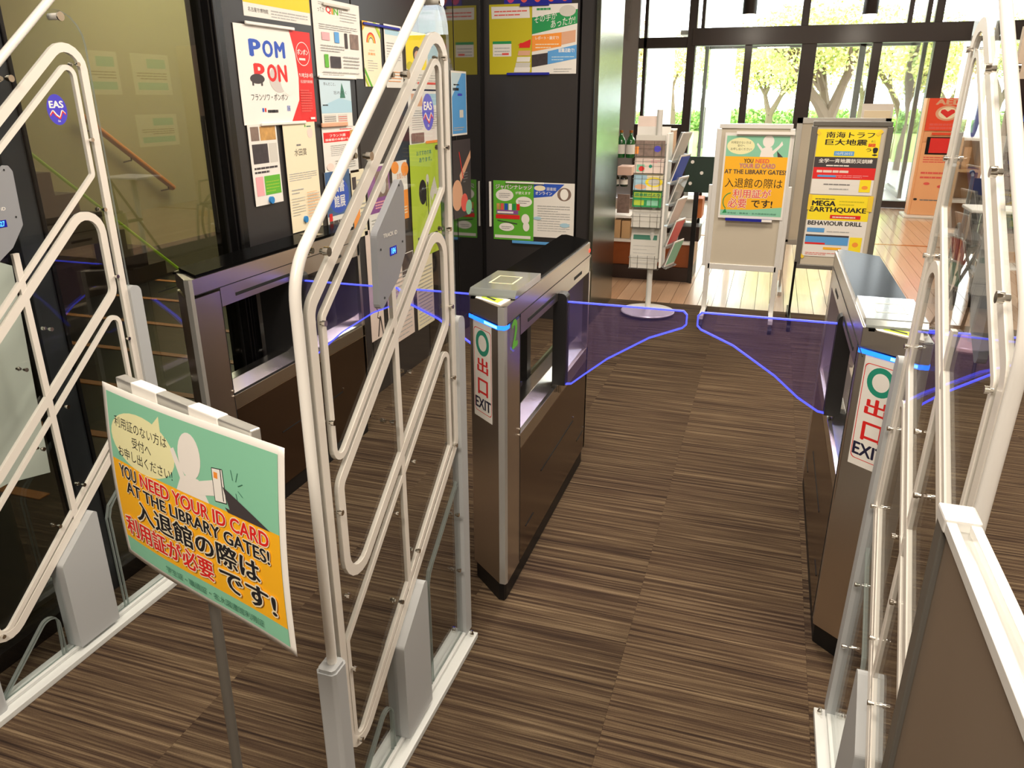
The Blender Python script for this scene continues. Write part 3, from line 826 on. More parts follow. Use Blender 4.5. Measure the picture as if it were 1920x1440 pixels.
        for p_, q_ in zip(pts[:-1], pts[1:]):
            P_ = Vector((p_[0], 0, p_[1])); Q_ = Vector((q_[0], 0, q_[1])); dd = (Q_ - P_).normalized(); nn = Vector((-dd.z, 0, dd.x)) * .0022
            g.add([P_ - nn + Vector((0, yp - .0045, 0)), Q_ - nn + Vector((0, yp - .0045, 0)), Q_ + nn + Vector((0, yp - .0045, 0)), P_ + nn + Vector((0, yp - .0045, 0)),
                   P_ - nn + Vector((0, yp + .0045, 0)), Q_ - nn + Vector((0, yp + .0045, 0)), Q_ + nn + Vector((0, yp + .0045, 0)), P_ + nn + Vector((0, yp + .0045, 0))],
                  [(0, 1, 2, 3), (7, 6, 5, 4), (0, 4, 5, 1), (3, 2, 6, 7), (1, 5, 6, 2), (0, 3, 7, 4)], 'led_blue')
        g.obj('lit_edge', fl_)
    return t
turnstile(-.645, 'middle turnstile with a green 2 sticker, steel pillar behind it', number='2')
turnstile(.408, 'right-hand turnstile, behind the right security gate', number=None)
tt = turnstile(-1.688, 'left turnstile standing against the poster wall', left_flap=False, sticker=False, lit=False, reader=False)
g = G(); g.box(-.142, -.01, .53, .56, .53, .846, 'black_rubber'); g.obj('partition', tt)

# ---------------------------------------------------------------- stand sign in front (landscape sheet)
def gates_art(P, land=True):
    P.rect(.028, .035, .972, .965, 'teal')
    if land:
        P.rect(.028, .13, .972, .60, 'orange_y'); 
        P.ell(.24, .745, .20, .155, 'bubble', 30); P.poly([(.30, .86), (.36, .94), (.37, .82)], 'bubble')
        P.text('利用証のない方は', .07, .79, .40, .85, 'ink', .01); P.text('受付へ', .18, .71, .30, .77, 'ink', .01); P.text('お申し出ください!', .08, .63, .42, .69, 'ink', .01)
        # plain rounded figure holding a card (no character)
        P.poly([(.44, .60), (.47, .68), (.51, .70), (.57, .70), (.62, .60)], 'figure_white')
        P.ell(.525, .80, .062, .115, 'figure_white', 24)
        P.poly([(.42, .80), (.44, .815), (.50, .68), (.47, .66)], 'figure_white'); P.poly([(.56, .62), (.67, .66), (.67, .74), (.56, .69)], 'figure_white')
        P.poly([(.655, .63), (.715, .64), (.70, .80), (.645, .79)], 'white'); P.line([(.70, .645), (.69, .80)], .002, 'ink'); P.rect(.655, .745, .675, .775, 'orange')
        P.line([(.655, .63), (.715, .64), (.70, .80), (.645, .79), (.655, .63)], .0012, 'ink')
        for a in range(5):
            an = radians(150 - 45 * a) - .7
            P.line([(.76 + .02 * cos(an), .74 + .03 * sin(an)), (.76 + .045 * cos(an), .74 + .08 * sin(an))], .001, 'ink_teal')
        P.poly([(.705, .62), (.90, .60), (.78, .60), (.72, .60)], 'char'); P.poly([(.70, .72), (.735, .60), (.93, .60)], 'char')
        P.text('YOU', .075, .515, .185, .585, 'ink', .03, 'paper_cream'); P.text('NEED YOUR ID CARD', .215, .515, .92, .585, 'red', .03, 'paper_cream')
        P.text('AT THE LIBRARY GATES!', .11, .435, .92, .5, 'ink', .03, 'paper_cream')
        P.text('入退館の際は', .16, .30, .86, .42, 'ink', .03, 'paper_cream'); 
        P.text('利用証が必要', .06, .17, .60, .285, 'red', .03, 'paper_cream'); P.text('です!', .64, .17, .93, .285, 'ink', .03, 'paper_cream')
        P.text('学生証・職員証・名大図書館利用証', .30, .065, .85, .105, 'ink_teal', .01)
    else:
        P.poly([(.028, .10), (.5, .11), (.972, .15), (.972, .73), (.028, .73)], 'orange_y')
        P.ell(.25, .85, .21, .095, 'bubble', 30)
        P.text('利用証のない方は', .10, .875, .40, .905, 'ink', .01); P.text('受付へ', .2, .84, .31, .868, 'ink', .01); P.text('お申し出ください!', .10, .80, .42, .83, 'ink', .01)
        P.ell(.66, .905, .085, .07, 'figure_white', 24); P.poly([(.55, .73), (.57, .82), (.62, .84), (.72, .84), (.76, .73)], 'figure_white')
        P.poly([(.49, .87), (.50, .89), (.60, .81), (.58, .78)], 'figure_white'); P.poly([(.72, .79), (.82, .86), (.86, .91), (.88, .87), (.75, .76)], 'figure_white')
        P.poly([(.80, .80), (.90, .73), (.82, .73)], 'char')
        P.text('YOU', .32, .66, .46, .705, 'ink', .03); P.text('NEED', .50, .66, .70, .705, 'red_soft', .03)
        P.text('YOUR ID CARD', .26, .60, .80, .65, 'red_soft', .03, 'teal'); P.text('AT THE LIBRARY GATES!', .04, .53, .97, .58, 'char', .03)
        P.text('入退館の際は', .06, .37, .94, .48, 'ink', .01); P.text('利用証が', .2, .25, .78, .35, 'red_soft', .02, 'paper_cream')
        P.text('必要', .14, .13, .42, .24, 'red_soft', .02, 'paper_cream'); P.text('です!', .50, .14, .82, .23, 'ink', .02)
        P.text('学生証・職員証・名大図書館利用証', .14, .055, .90, .075, 'ink_teal', .01)
        P.ring(.19, .20, .14, .11, .1, 'green', 14, radians(100), radians(230)); P.poly([(.06, .06), (.13, .065), (.10, .12)], 'green')
def stand_sign():
    TL = at(192, 716, Z=1.094); W_, H_ = .425, .297
    TR = Vector((-.5176, .7017, 1.094)); TL = Vector((-.9341, .8431, 1.094))
    u = (TR - TL).normalized(); W_ = (TR - TL).length
    t = thing('stand_sign', 'landscape YOU NEED YOUR ID CARD sign on a thin metal floor stand', 'sign', (-.768, .80, 0))
    base = Vector((-.768, .80, 0)); nrm = u.cross(Vector((0, 0, 1)))
    def f(a, b, k):
        s_ = a / W_; q = 1 - b / H_
        off = .005 * sin(s_ * 5.2 + .6) * (.3 + .4 * q) + .006 * sin(pi * q) + q * (.010 + .008 * s_)
        zz = -.004 * sin(s_ * pi) + .012 * s_
        return TL - base + u * a + Vector((0, 0, b - H_ + zz )) + nrm * (off + (.0006 + k * .00005 if k else 0))
    import bmesh
    def refine(g, name, par, th=0):
        o = g.obj(name, par)
        return o
    g = G(); nx, ny = 36, 26
    vs = [f(W_ * i / nx, H_ * j / ny, 0) for j in range(ny + 1) for i in range(nx + 1)]
    g.add(vs, [(j * (nx + 1) + i, j * (nx + 1) + i + 1, (j + 1) * (nx + 1) + i + 1, (j + 1) * (nx + 1) + i) for j in range(ny) for i in range(nx)], 'paper')
    sh = g.obj('paper_sheet', t, smooth=True)
    so = sh.modifiers.new('thickness', 'SOLIDIFY'); so.thickness = .0008; so.offset = -1 if True else 1
    # print: drawn flat, cut finely, then bent like the sheet
    P = Print(W=W_, Hh=H_, f=lambda a, b, k: Vector((a, b, k))); gates_art(P)
    bm = bmesh.new(); vv = [bm.verts.new(v) for v in P.g.v]
    for fc, m_ in zip(P.g.f, P.g.m):
        try: q = bm.faces.new([vv[i] for i in fc]); q.material_index = m_
        except ValueError: pass
    bmesh.ops.triangulate(bm, faces=bm.faces[:])
    for _ in range(7):
        es = [e for e in bm.edges if e.calc_length() > .014 and abs(e.verts[0].co.z - e.verts[1].co.z) < .01]
        if not es: break
        bmesh.ops.subdivide_edges(bm, edges=es, cuts=1, use_grid_fill=False)
        bmesh.ops.triangulate(bm, faces=[q for q in bm.faces if len(q.verts) > 3])
    for v in bm.verts: v.co = f(v.co.x, v.co.y, v.co.z)
    me = bpy.data.meshes.new('print'); bm.to_mesh(me); bm.free()
    for m_ in P.g.slots: me.materials.append(M[m_])
    o = bpy.data.objects.new('print', me); C.objects.link(o); o.parent = sh
    # holder channel behind the top edge
    def hb(a0, a1, z0, z1, n0, n1, m_, nm, par=t):
        g = G(); o0 = TL - base
        c = [o0 + u * a + nrm * n_ + Vector((0, 0, z)) for a in (a0, a1) for n_ in (n0, n1) for z in (z0, z1)]
        g.add(c, [(0, 1, 3, 2), (4, 6, 7, 5), (0, 4, 5, 1), (2, 3, 7, 6), (0, 2, 6, 4), (1, 5, 7, 3)], m_)
        return g.obj(nm, par, bevel=.002)
    hb(.03, W_ - .075, -.02, .012, -.022, -.006, 'alu', 'holder_rail')
    hb(.075, .145, -.012, .0130, -.0228, -.005, 'white', 'paper_tab'); hb(.225, .295, -.012, .0130, -.0228, -.005, 'white', 'paper_tab')
    g = G(); pm = TL - base + u * (W_ * .44) - nrm * .02
    foot = Vector((.0, .0, .02))
    g.cyl(Vector((0.0, 0.0, .01)), Vector((pm.x, pm.y, 1.08)), .0085, 'alu_dark', 12); g.obj('pole', t, smooth=True)
    g = G(); g.lathe([(.14, 0), (.14, .006), (.05, .012), (.015, .02)], 'steel_dark', (0, 0), 32); g.obj('foot_disc', t, smooth=True)
stand_sign()

# ---------------------------------------------------------------- low framed partition, lower right
t = thing('low_partition', 'low aluminium-framed partition with dull brown panel at lower right', 'partition', (.25, -.2, 0))
g = G(); g.box(-.012, .012, -.35, 1.09, .06, 1.04, 'panel_brown'); g.obj('infill_panel', t)
g = G(); g.box(-.018, .018, 1.075, 1.105, 0, 1.038, 'alu_dark'); g.box(-.018, .018, -.40, -.36, 0, 1.038, 'alu_dark'); g.obj('end_post', t, bevel=.002)
g = G(); g.box(-.018, -.007, -.40, 1.065, 1.038, 1.052, 'alu_white'); g.box(.007, .018, -.40, 1.065, 1.038, 1.052, 'alu_white'); g.box(-.008, .008, -.40, 1.07, 1.036, 1.042, 'alu'); g.obj('top_rail', t, bevel=.001)
g = G(); g.box(-.0195, .0195, 1.065, 1.108, 1.036, 1.055, 'alu_white'); g.obj('end_cap', t, bevel=.003)
g = G(); g.box(-.018, .018, -.40, 1.08, .02, .06, 'alu_dark'); g.obj('bottom_rail', t)

# ---------------------------------------------------------------- posters on the left wall (x = XW)
UY = (0, 1, 0); VZ = (0, 0, 1)
def wp(label, tl, br, paper, draw, layer=1, cat='poster', tilt=0, grp='posters on the dark side wall', name='poster', X=XW):
    X = X + .0016 + .0022 * layer
    a = at(*tl, X=X); b = at(*br, X=X)
    return sheet(name, label, cat, (X, a.y, b.z), UY, VZ, b.y - a.y, a.z - b.z, paper, grp, draw, tilt)
def d_yellow(P):
    P.rect(0, .12, 1, 1, 'yellow_o'); P.text('名古屋市博物館', .06, .045, .34, .085, 'ink', .01); P.rows(.38, .02, .95, .10, 3, 'ink_lite')
wp('yellow-topped museum poster above the POM PON poster', (432, -200), (583, 48), 'paper', d_yellow, 0)
def d_pom(P):
    P.poly([(.70, 1), (1, 1), (1, 0), (.62, 0), (.76, .25), (.78, .5), (.76, .75)], 'red')
    P.rect(0, .965, .55, 1.0, 'white')
    for s_, x in (('P', .17), ('O', .33), ('M', .49)): P.text(s_, x, .70, x + .12, .86, 'blue', .05)
    P.ell(.50, .47, .13, .14, 'figure_shade'); P.ell(.63, .5, .12, .20, 'figure_white')
    for s_, x in (('P', .20), ('O', .36), ('N', .50)): P.text(s_, x, .45, x + .11, .62, 'red', .05)
    P.ell(.22, .47, .09, .05, 'char'); P.rect(.15, .40, .17, .46, 'char'); P.rect(.26, .40, .28, .46, 'char')
    P.text('フランソワ・ポンポン', .12, .25, .60, .32, 'ink', .005); P.text('展', .57, .13, .62, .19, 'blue', .01)
    P.rect(.24, .13, .26, .17, 'blue'); P.rect(.27, .13, .29, .17, 'red'); P.rows(.31, .12, .52, .17, 1, 'ink', .6)
    P.ring(.87, .76, .10, .13, .06, 'white'); P.text('ポンポン', .79, .75, .95, .81, 'white', .03); P.rows(.81, .69, .93, .73, 1, 'white', .6)
    P.text('9.18[土]', .79, .50, .91, .555, 'white', .02); P.text('-11.14[日]', .90, .50, .995, .55, 'white', .02); P.text('名古屋市美術館', .80, .44, .98, .475, 'white', .01)
    P.rows(.78, .12, .95, .38, 9, 'red_soft', .5); P.rect(.90, .03, .97, .055, 'white')
wp('white and red POM PON exhibition poster', (436, 42), (594, 228), 'white', d_pom, 1)
def d_qin(P):
    P.text('ってか', .10, .83, .24, .89, 'char', .01); P.text('Q', .27, .82, .37, .91, 'red', .04); P.text('I', .39, .82, .41, .90, 'orange', .04); P.text('N', .43, .82, .52, .90, 'green_l', .04); P.text('!?', .55, .83, .60, .89, 'ink', .01)
    P.rows(.12, .92, .5, .97, 2, 'ink_lite'); P.rows(.55, .75, .92, .90, 4, 'ink_lite', .3); P.rows(.1, .62, .92, .70, 3, 'ink_lite', .35)
    P.rect(.14, .48, .30, .58, 'pink'); P.rect(.40, .46, .50, .60, 'blue_l'); P.rect(.62, .40, .68, .60, 'char'); P.rect(.74, .40, .93, .60, 'photo_mid')
    P.rows(.10, .34, .6, .44, 3, 'ink_lite', .35); P.rect(.16, .13, .24, .30, 'green_l'); P.rect(.28, .13, .50, .28, 'photo_dark'); P.rows(.56, .14, .92, .32, 4, 'ink_lite', .35); P.rows(.1, .03, .9, .10, 2, 'ink_lite', .35)
wp('white notice headed QIN with small photos, right of the POM PON poster', (583, -8), (681, 148), 'paper', d_qin, 1)
def d_manabi(P):
    P.rect(.0, .30, 1, 1, 'sky_p'); P.poly([(0, .45), (.6, .62), (1, .55), (1, .30), (0, .30)], 'blue_p'); P.poly([(.62, .62), (.66, .8), (.7, .95), (.76, .8), (.8, .62)], 'ink_teal')
    P.text('学んだこと、', .12, .88, .5, .95, 'ink', .01); P.text('忘れてく', .42, .70, .85, .77, 'ink', .01); P.rows(.05, .46, .3, .51, 1, 'ink', .5)
    P.rect(.05, .06, .45, .27, 'paper_grey'); P.rect(.5, .06, .82, .27, 'paper_grey'); P.rows(.07, .08, .43, .26, 4, 'ink_grey', .3); P.rows(.52, .08, .80, .26, 4, 'red_soft', .25)
wp('pale blue seminar flyer below the QIN notice', (598, 149), (662, 236), 'paper', d_manabi, 2)
def d_photos(P):
    P.rect(.08, .80, .36, .97, 'photo_mid'); P.rect(.40, .80, .95, .97, 'photo_warm'); P.rect(.08, .52, .62, .76, 'photo_dark'); P.rect(.66, .52, .95, .76, 'paper_grey')
    P.rows(.08, .40, .9, .50, 2, 'char', .5); P.rect(.08, .12, .34, .36, 'pink'); P.rect(.38, .12, .95, .36, 'green_l'); P.rows(.42, .16, .90, .32, 4, 'lime', .2)
wp('white flyer with four photos and a green block, below the POM PON poster', (463, 234), (532, 377), 'paper', d_photos, 2, tilt=.0)
def d_mizuta(P):
    P.text('水田賞', .28, .70, .66, .765, 'ink', .01); P.rows(.36, .79, .56, .82, 1, 'ink_grey', .5); P.ell(.82, .90, .09, .05, 'paper_pink'); P.ell(.68, .965, .02, .012, 'green_l'); P.rows(.72, .955, .9, .975, 1, 'ink_teal', .5)
    P.rows(.05, .48, .93, .56, 4, 'ink_lite', .3); P.rows(.08, .36, .45, .42, 2, 'ink_lite', .3); P.rows(.05, .16, .46, .34, 7, 'ink_lite', .2); P.rows(.52, .12, .93, .38, 9, 'orange', .12); P.rows(.52, .14, .93, .36, 8, 'ink_lite', .2)
wp('tall cream award notice headed with three black characters', (529, 231), (606, 422), 'paper_cream', d_mizuta, 3)
def d_france(P):
    P.rect(.03, .70, .80, .90, 'red'); P.text('フランス語', .2, .80, .66, .86, 'white', .02); P.text('図書館の本棚から', .08, .725, .75, .775, 'white', .02); P.rect(.80, .72, .97, .92, 'photo_warm')
    P.rows(.5, .94, .95, .98, 1, 'red', .4); P.rows(.2, .42, .85, .66, 6, 'ink_lite', .3); P.ell(.15, .2, .1, .08, 'paper_pink'); P.rows(.3, .1, .9, .35, 5, 'ink_lite', .3)
wp('white notice with a red title band, right of the cream notice', (603, 240), (673, 322), 'paper', d_france, 1)
def d_town(P):
    P.rect(0, .42, 1, 1, 'photo_blue'); P.ell(.5, .68, .42, .24, 'blue'); P.text('図書', .3, .72, .75, .88, 'white', .02); P.text('館展', .3, .52, .75, .68, 'white', .02); P.rows(.05, .32, .9, .38, 1, 'char', .6); P.rows(.08, .05, .9, .28, 7, 'ink_lite', .3)
    P.rect(.05, .36, .17, .46, 'red')
wp('blue photo poster with white characters, low on the side wall', (608, 324), (664, 452), 'paper', d_town, 2)
def d_orange(P):
    P.rect(0, .1, .5, .6, 'orange'); P.rect(.06, .72, .36, .9, 'photo_dark'); P.rows(.4, .65, .95, .9, 4, 'ink_lite', .3); P.rows(.55, .1, .95, .55, 7, 'ink_lite', .3)
wp('cream flyer with an orange block beside the blue photo poster', (657, 320), (690, 440), 'paper_cream', d_orange, 1)
def d_purple(P):
    P.rect(0, .30, 1, .97, 'purple'); P.rect(.35, .52, .95, .90, 'photo_mid'); P.ell(.68, .72, .15, .16, 'figure_shade'); P.poly([(0, 1), (.25, 1), (0, .7)], 'magenta'); P.rows(.3, .36, .95, .48, 3, 'pink', .5); P.rows(.1, .05, .9, .25, 4, 'ink_lite', .3)
wp('purple concert poster behind the counter plate of the middle gate', (686, 312), (735, 428), 'paper', d_purple, 3)
def d_owh(P):
    P.ell(.2, .9, .25, .1, 'orange'); P.ell(.85, .85, .25, .12, 'orange'); P.text('お知らせ', .3, .7, .9, .8, 'salmon', .03); P.rect(0, 0, 1, .5, 'orange'); P.rect(.1, .3, .4, .45, 'ink'); P.rows(.1, .05, .9, .25, 4, 'paper_cream', .4)
wp('white and orange leaflet left of the lime green poster', (734, 304), (767, 408), 'paper', d_owh, 1)
def d_lime(P):
    P.text('おすすめの本', .22, .90, .72, .94, 'ink_teal', .02); P.text('あります。', .30, .84, .72, .88, 'ink_teal', .02)
    P.ell(.38, .58, .13, .11, 'ink'); P.ell(.55, .68, .05, .05, 'paper_grey'); P.poly([(.62, .56), (.80, .70), (.92, .52), (.78, .54), (.7, .48)], 'paper_grey'); P.rect(.54, .28, .565, .66, 'ink'); P.rect(.62, .30, .64, .55, 'paper'); P.rect(.47, .45, .5, .6, 'ink')
    P.rect(.15, .17, .85, .19, 'char'); P.rows(.12, .02, .9, .14, 4, 'mustard', .3)
wp('tall lime green poster with a black and white figure', (767, 272), (829, 466), 'lime', d_lime, 2)
def d_two(P):
    P.rect(.1, .72, .45, .95, 'salmon'); P.rect(.55, .74, .95, .95, 'blue_p'); P.rows(.1, .3, .45, .68, 9, 'ink_lite', .3); P.rows(.55, .3, .95, .68, 9, 'ink_lite', .3); P.rect(.05, .06, .45, .24, 'photo_mid'); P.rect(.5, .02, .98, .07, 'orange')
wp('white two-column flyer above the lime green poster', (764, 170), (824, 268), 'paper', d_two, 1)
def d_rain(P):
    for r_, m_ in ((.26, 'red'), (.22, 'orange'), (.18, 'yellow_o'), (.14, 'char')): P.ring(.45, .68, r_, r_ * .62, .16, m_, 16, 0, pi)
    P.text('名古屋大学', .3, .55, .62, .58, 'salmon', .01); P.text('図書館', .25, .49, .65, .53, 'orange', .01); P.rows(.2, .25, .75, .44, 5, 'ink_lite', .25)
    P.poly([(0, .30), (.4, 0), (.3, 0), (0, .22)], 'green_l'); P.poly([(0, .18), (.22, 0), (.12, 0), (0, .1)], 'lime'); P.poly([(.6, 1), (1, .75), (1, .85), (.75, 1)], 'lime'); P.poly([(0, 1), (.3, 1), (0, .85)], 'orange_y')
wp('cream poster with a rainbow arch', (678, 38), (718, 163), 'paper_cream', d_rain, 1)
def d_hdr(P):
    P.rect(.05, .84, .9, .92, 'blue_p'); P.rows(.1, .4, .9, .75, 8, 'ink_lite', .3); P.rows(.1, .1, .9, .3, 4, 'orange', .2)
wp('white text flyer with pale blue header beside the rainbow poster', (719, 44), (757, 165), 'paper', d_hdr, 2)
def d_ill(P):
    P.rect(0, .35, .6, 1, 'yellow'); P.ell(.32, .62, .12, .14, 'ink'); P.ell(.32, .58, .08, .10, 'salmon'); P.rect(.65, .5, .98, .97, 'blue_p'); P.text('11', .68, .78, .80, .88, 'blue', .02); P.rows(.1, .1, .9, .3, 4, 'ink_lite', .3); P.rect(.3, .09, .95, .13, 'red_soft'); P.ell(.1, .4, .1, .08, 'mustard')
wp('yellow and pale blue illustrated flyer left of the round EAS badge', (759, 57), (824, 168), 'paper', d_ill, 3)
def d_blue(P):
    P.rect(.03, .03, .97, .97, 'blue_l'); P.poly([(.03, .97), (.7, .97), (.03, .6)], 'sky_p'); P.rows(.15, .78, .8, .82, 1, 'ink', .5); P.rows(.1, .70, .7, .76, 1, 'ink', .7); P.rows(.4, .62, .9, .68, 1, 'violet_badge', .6); P.rect(.5, .28, .75, .40, 'paper_grey'); P.rows(.1, .08, .8, .15, 2, 'ink_lite', .4)
wp('blue poster on the glossy dark panel near the corner', (845, 132), (876, 252), 'paper', d_blue, 1)
def d_paint(P):
    P.rect(0, 0, 1, 1, 'char'); P.poly([(.35, .55), (1, .85), (1, .75), (.4, .45)], 'salmon'); P.line([(.35, .85), (.55, .5)], .01, 'red'); P.ell(.2, .3, .3, .2, 'salmon'); P.ell(.6, .18, .2, .12, 'red_soft'); P.ell(.85, .1, .18, .1, 'teal'); P.rows(.55, .45, .8, .6, 4, 'ink_grey', .3)
wp('dark poster with a painted hand, right of the middle gate edge', (848, 264), (884, 400), 'char', d_paint, 1)
# low leaflets near the floor end of the wall
def d_ink(P):
    for k, yy in enumerate((.62, .56, .40, .30)): P.line([(.45, yy), (.6, yy - .05), (.5, yy - .1), (.7, yy - .12)], .006, 'ink')
    P.line([(.7, .2), (.5, .02)], .012, 'char'); P.line([(.72, .2), (.9, .0)], .012, 'char')
wp('tall cream sheet with black brush strokes, low on the wall by the left turnstile', (684, 434), (722, 628), 'paper_pink', d_ink, 1, 'leaflet')
def d_rowp(P): P.rows(.08, .05, .92, .9, 16, 'ink_lite', .25); P.rect(.1, .92, .2, .96, 'red_soft')
wp('pinkish text leaflet low on the wall under the middle gate plate', (723, 500), (778, 622), 'paper_pink', d_rowp, 2, 'leaflet')
wp('cream text leaflet low on the wall, furthest right of the low ones', (779, 488), (815, 600), 'paper_cream', d_rowp, 1, 'leaflet')
def d_ph(P): P.rect(.03, .03, .97, .97, 'photo_dark')
wp('dark photo card low on the wall beside the gate plate', (752, 478), (776, 512), 'paper', d_ph, 3, 'photo card')
# fixings: bars and round magnets
def bar(label, a, b, m_, h=.012, X=XW):
    p = at(*a, X=X + .012); q = at(*b, X=X + .012); g = G()
    L = q.y - p.y
    g.box(-.004, .003, 0, L, -h / 2, h / 2, m_); g.obj('magnet_bar', loc=(X + .012, p.y, (p.z + q.z) / 2), bevel=.003, label=label, category='magnet', group='magnet bars on the side wall')
bar('white magnet bar at the top of the POM PON poster', (459, 40), (552, 56), 'alu_white')
bar('grey clip bar at the top of the QIN notice', (606, 3), (656, 20), 'paper_grey')
bar('white magnet bar at the bottom of the QIN notice', (598, 141), (668, 149), 'white')
bar('tan magnet bar at the bottom of the pale blue flyer', (603, 233), (652, 234), 'salmon', .018)
bar('white magnet bar at the top of the cream award notice', (490, 231), (574, 231), 'white')
bar('blue magnet bar above the rainbow poster', (681, 38), (750, 60), 'blue_d')
bar('pale magnet bar below the blue photo poster', (545, 463), (640, 440), 'paper_grey', .01)
for px, py, lab in ((510, 375, 'round blue magnet below the four-photo flyer'), (574, 411, 'round blue magnet on the cream award notice')):
    p = at(px, py, X=XW + .012); g = G(); g.cyl((-.006, 0, 0), (.004, 0, 0), .014, 'magnet_blue', 18); g.obj('magnet', loc=p, smooth=True, label=lab, category='magnet')

# posters on the facing wall (y = YS)
def fp(label, tl, br, draw, paper='paper', layer=1, name='poster', cat='poster'):
    Y = YS - .0016 - .0022 * layer
    a = at(*tl, Y=Y); b = at(*br, Y=Y)
    return sheet(name, label, cat, (a.x, Y, b.z), (1, 0, 0), VZ, b.x - a.x, a.z - b.z, paper, 'posters on the dark facing wall', draw)
def d_books(P):
    P.rect(0, 0, 1, 1, 'mustard'); P.poly([(.06, .80), (.95, .80), (.93, .96), (.05, .97)], 'paper'); P.rows(.12, .84, .88, .94, 2, 'red_soft', .35)
    P.rect(.08, .26, .52, .48, 'paper'); P.rect(.08, .44, .52, .48, 'green'); P.rows(.12, .28, .48, .42, 3, 'ink_lite', .3); P.rect(.3, .28, .46, .31, 'red_soft')
    for k, (m_, y) in enumerate((('paper', .03), ('paper_grey', .10), ('paper', .18), ('salmon', .27), ('red', .38))): P.poly([(.58 + .03 * k, y), (.95, y), (.97, y + .07), (.6 + .03 * k, y + .07)], m_)
    P.poly([(.66, .42), (.97, .50), (.97, .42)], 'red')
fp('mustard yellow poster with a pile of books, upper left on the facing wall', (917, 9), (997, 139), d_books)
def d_sonote(P):
    P.poly([(0, .58), (1, .72), (1, .92), (0, .82)], 'green'); P.text('その手が', .05, .73, .55, .84, 'white', .01, slant=.12); P.text('あったか!', .42, .66, .95, .77, 'white', .01, slant=.12)
    P.rows(.1, .92, .5, .97, 1, 'green', .6); P.ell(.78, .90, .18, .08, 'paper_grey'); P.poly([(0, .33), (.66, .40), (.66, .60), (0, .56)], 'orange'); P.text('レポート・論文で!', .08, .50, .60, .55, 'white', .02); P.rows(.08, .38, .6, .47, 2, 'paper_cream', .3)
    P.poly([(.66, .42), (.97, .46), (.97, .63), (.66, .6)], 'salmon'); P.poly([(.0, .10), (.36, .14), (.36, .31), (0, .28)], 'photo_dark'); P.poly([(.36, .14), (1, .22), (1, .42), (.36, .33)], 'blue_l'); P.text('就職活動で!', .6, .31, .95, .37, 'white', .02); P.rows(.45, .20, .95, .28, 2, 'sky_p', .3)
    P.rows(.5, .03, .9, .10, 2, 'ink_lite', .3)
fp('green, orange and blue poster beside the book-pile poster', (998, 9), (1080, 138), d_sonote, layer=2)
def d_jk(P):
    P.rect(0, 0, 1, 1, 'green_l'); P.text('ジャパンナレッジ', .06, .86, .95, .94, 'white', .03, 'char'); P.text('が使えます', .55, .78, .92, .83, 'white', .02)
    P.ell(.28, .76, .22, .10, 'white'); P.rows(.14, .72, .42, .81, 3, 'ink_grey', .3); P.ell(.76, .66, .2, .085, 'white'); P.rows(.62, .63, .9, .70, 2, 'ink_grey', .3)
    for k, m_ in enumerate(('photo_warm', 'red_soft', 'blue', 'white', 'green', 'red')): P.rect(.08 + k * .1, .51, .16 + k * .1, .62, m_)
    P.rect(.08, .44, .62, .51, 'purple'); P.rect(.1, .455, .5, .485, 'white'); P.rect(.06, .36, .66, .43, 'red')
    P.ell(.80, .37, .10, .085, 'figure_white'); P.ell(.82, .24, .08, .08, 'figure_white')
    P.ell(.33, .22, .19, .07, 'white'); P.rows(.2, .19, .45, .25, 2, 'ink_grey', .3); P.rect(.03, .03, .93, .08, 'paper'); P.line([(.1, .33), (.6, .28)], .006, 'char')
fp('bright green reference-database poster, lower left on the facing wall', (925, 338), (1000, 452), d_jk)
def d_on(P):
    P.poly([(0, .72), (.45, .76), (.75, .98), (0, .98)], 'blue'); P.ell(.15, .90, .14, .05, 'paper_cream'); P.text('図書館', .32, .86, .55, .92, 'white', .01); P.text('オンライン', .04, .78, .45, .84, 'white', .02)
    P.ell(.75, .80, .17, .12, 'photo_mid'); P.ell(.75, .80, .10, .10, 'white'); P.rows(.1, .12, .9, .62, 11, 'ink_lite', .25); P.ell(.1, .35, .1, .03, 'blue_p'); P.ell(.78, .24, .12, .04, 'blue_p')
fp('white and blue online-session poster, lower right on the facing wall', (1001, 342), (1075, 448), d_on, layer=2)
def fbar(label, a, b, m_, h=.016, w=None):
    p = at(*a, Y=YS - .012); q = at(*b, Y=YS - .012); g = G(); g.box(0, q.x - p.x, -.003, .004, -h / 2, h / 2, m_)
    g.obj('magnet_bar', loc=(p.x, YS - .012, (p.z + q.z) / 2), bevel=.003, label=label, category='magnet', group='magnet bars on the facing wall')
fbar('dark blue magnet bar above the mustard poster', (975, 9), (1030, 8), 'blue_d')
fbar('dark blue magnet bar under the mustard poster', (950, 138), (1030, 139), 'blue_d')
fbar('blue magnet bar under the green database poster', (960, 456), (1040, 455), 'blue_l', .02)
fbar('white magnet bar at the top of the green database poster', (948, 342), (1020, 344), 'white', .012)
p = at(919, 383, Y=YS - .01); g = G(); g.box(-.007, .007, -.004, .01, -.155, .155, 'white'); g.obj('magnet_bar', loc=p, bevel=.002, label='upright white magnet bar left of the green database poster', category='magnet')
# posters high up, cut by the frame
def d_flow(P):
    for k in range(9): P.ell(.1 + .1 * k, .3 + .2 * (k % 2), .07, .25, random.choice(('red_soft', 'orange', 'magenta', 'blue')))
fp('colourful flowery poster cut off by the top of the view', (945, -60), (1072, 5), d_flow, 'blue_d', 0)
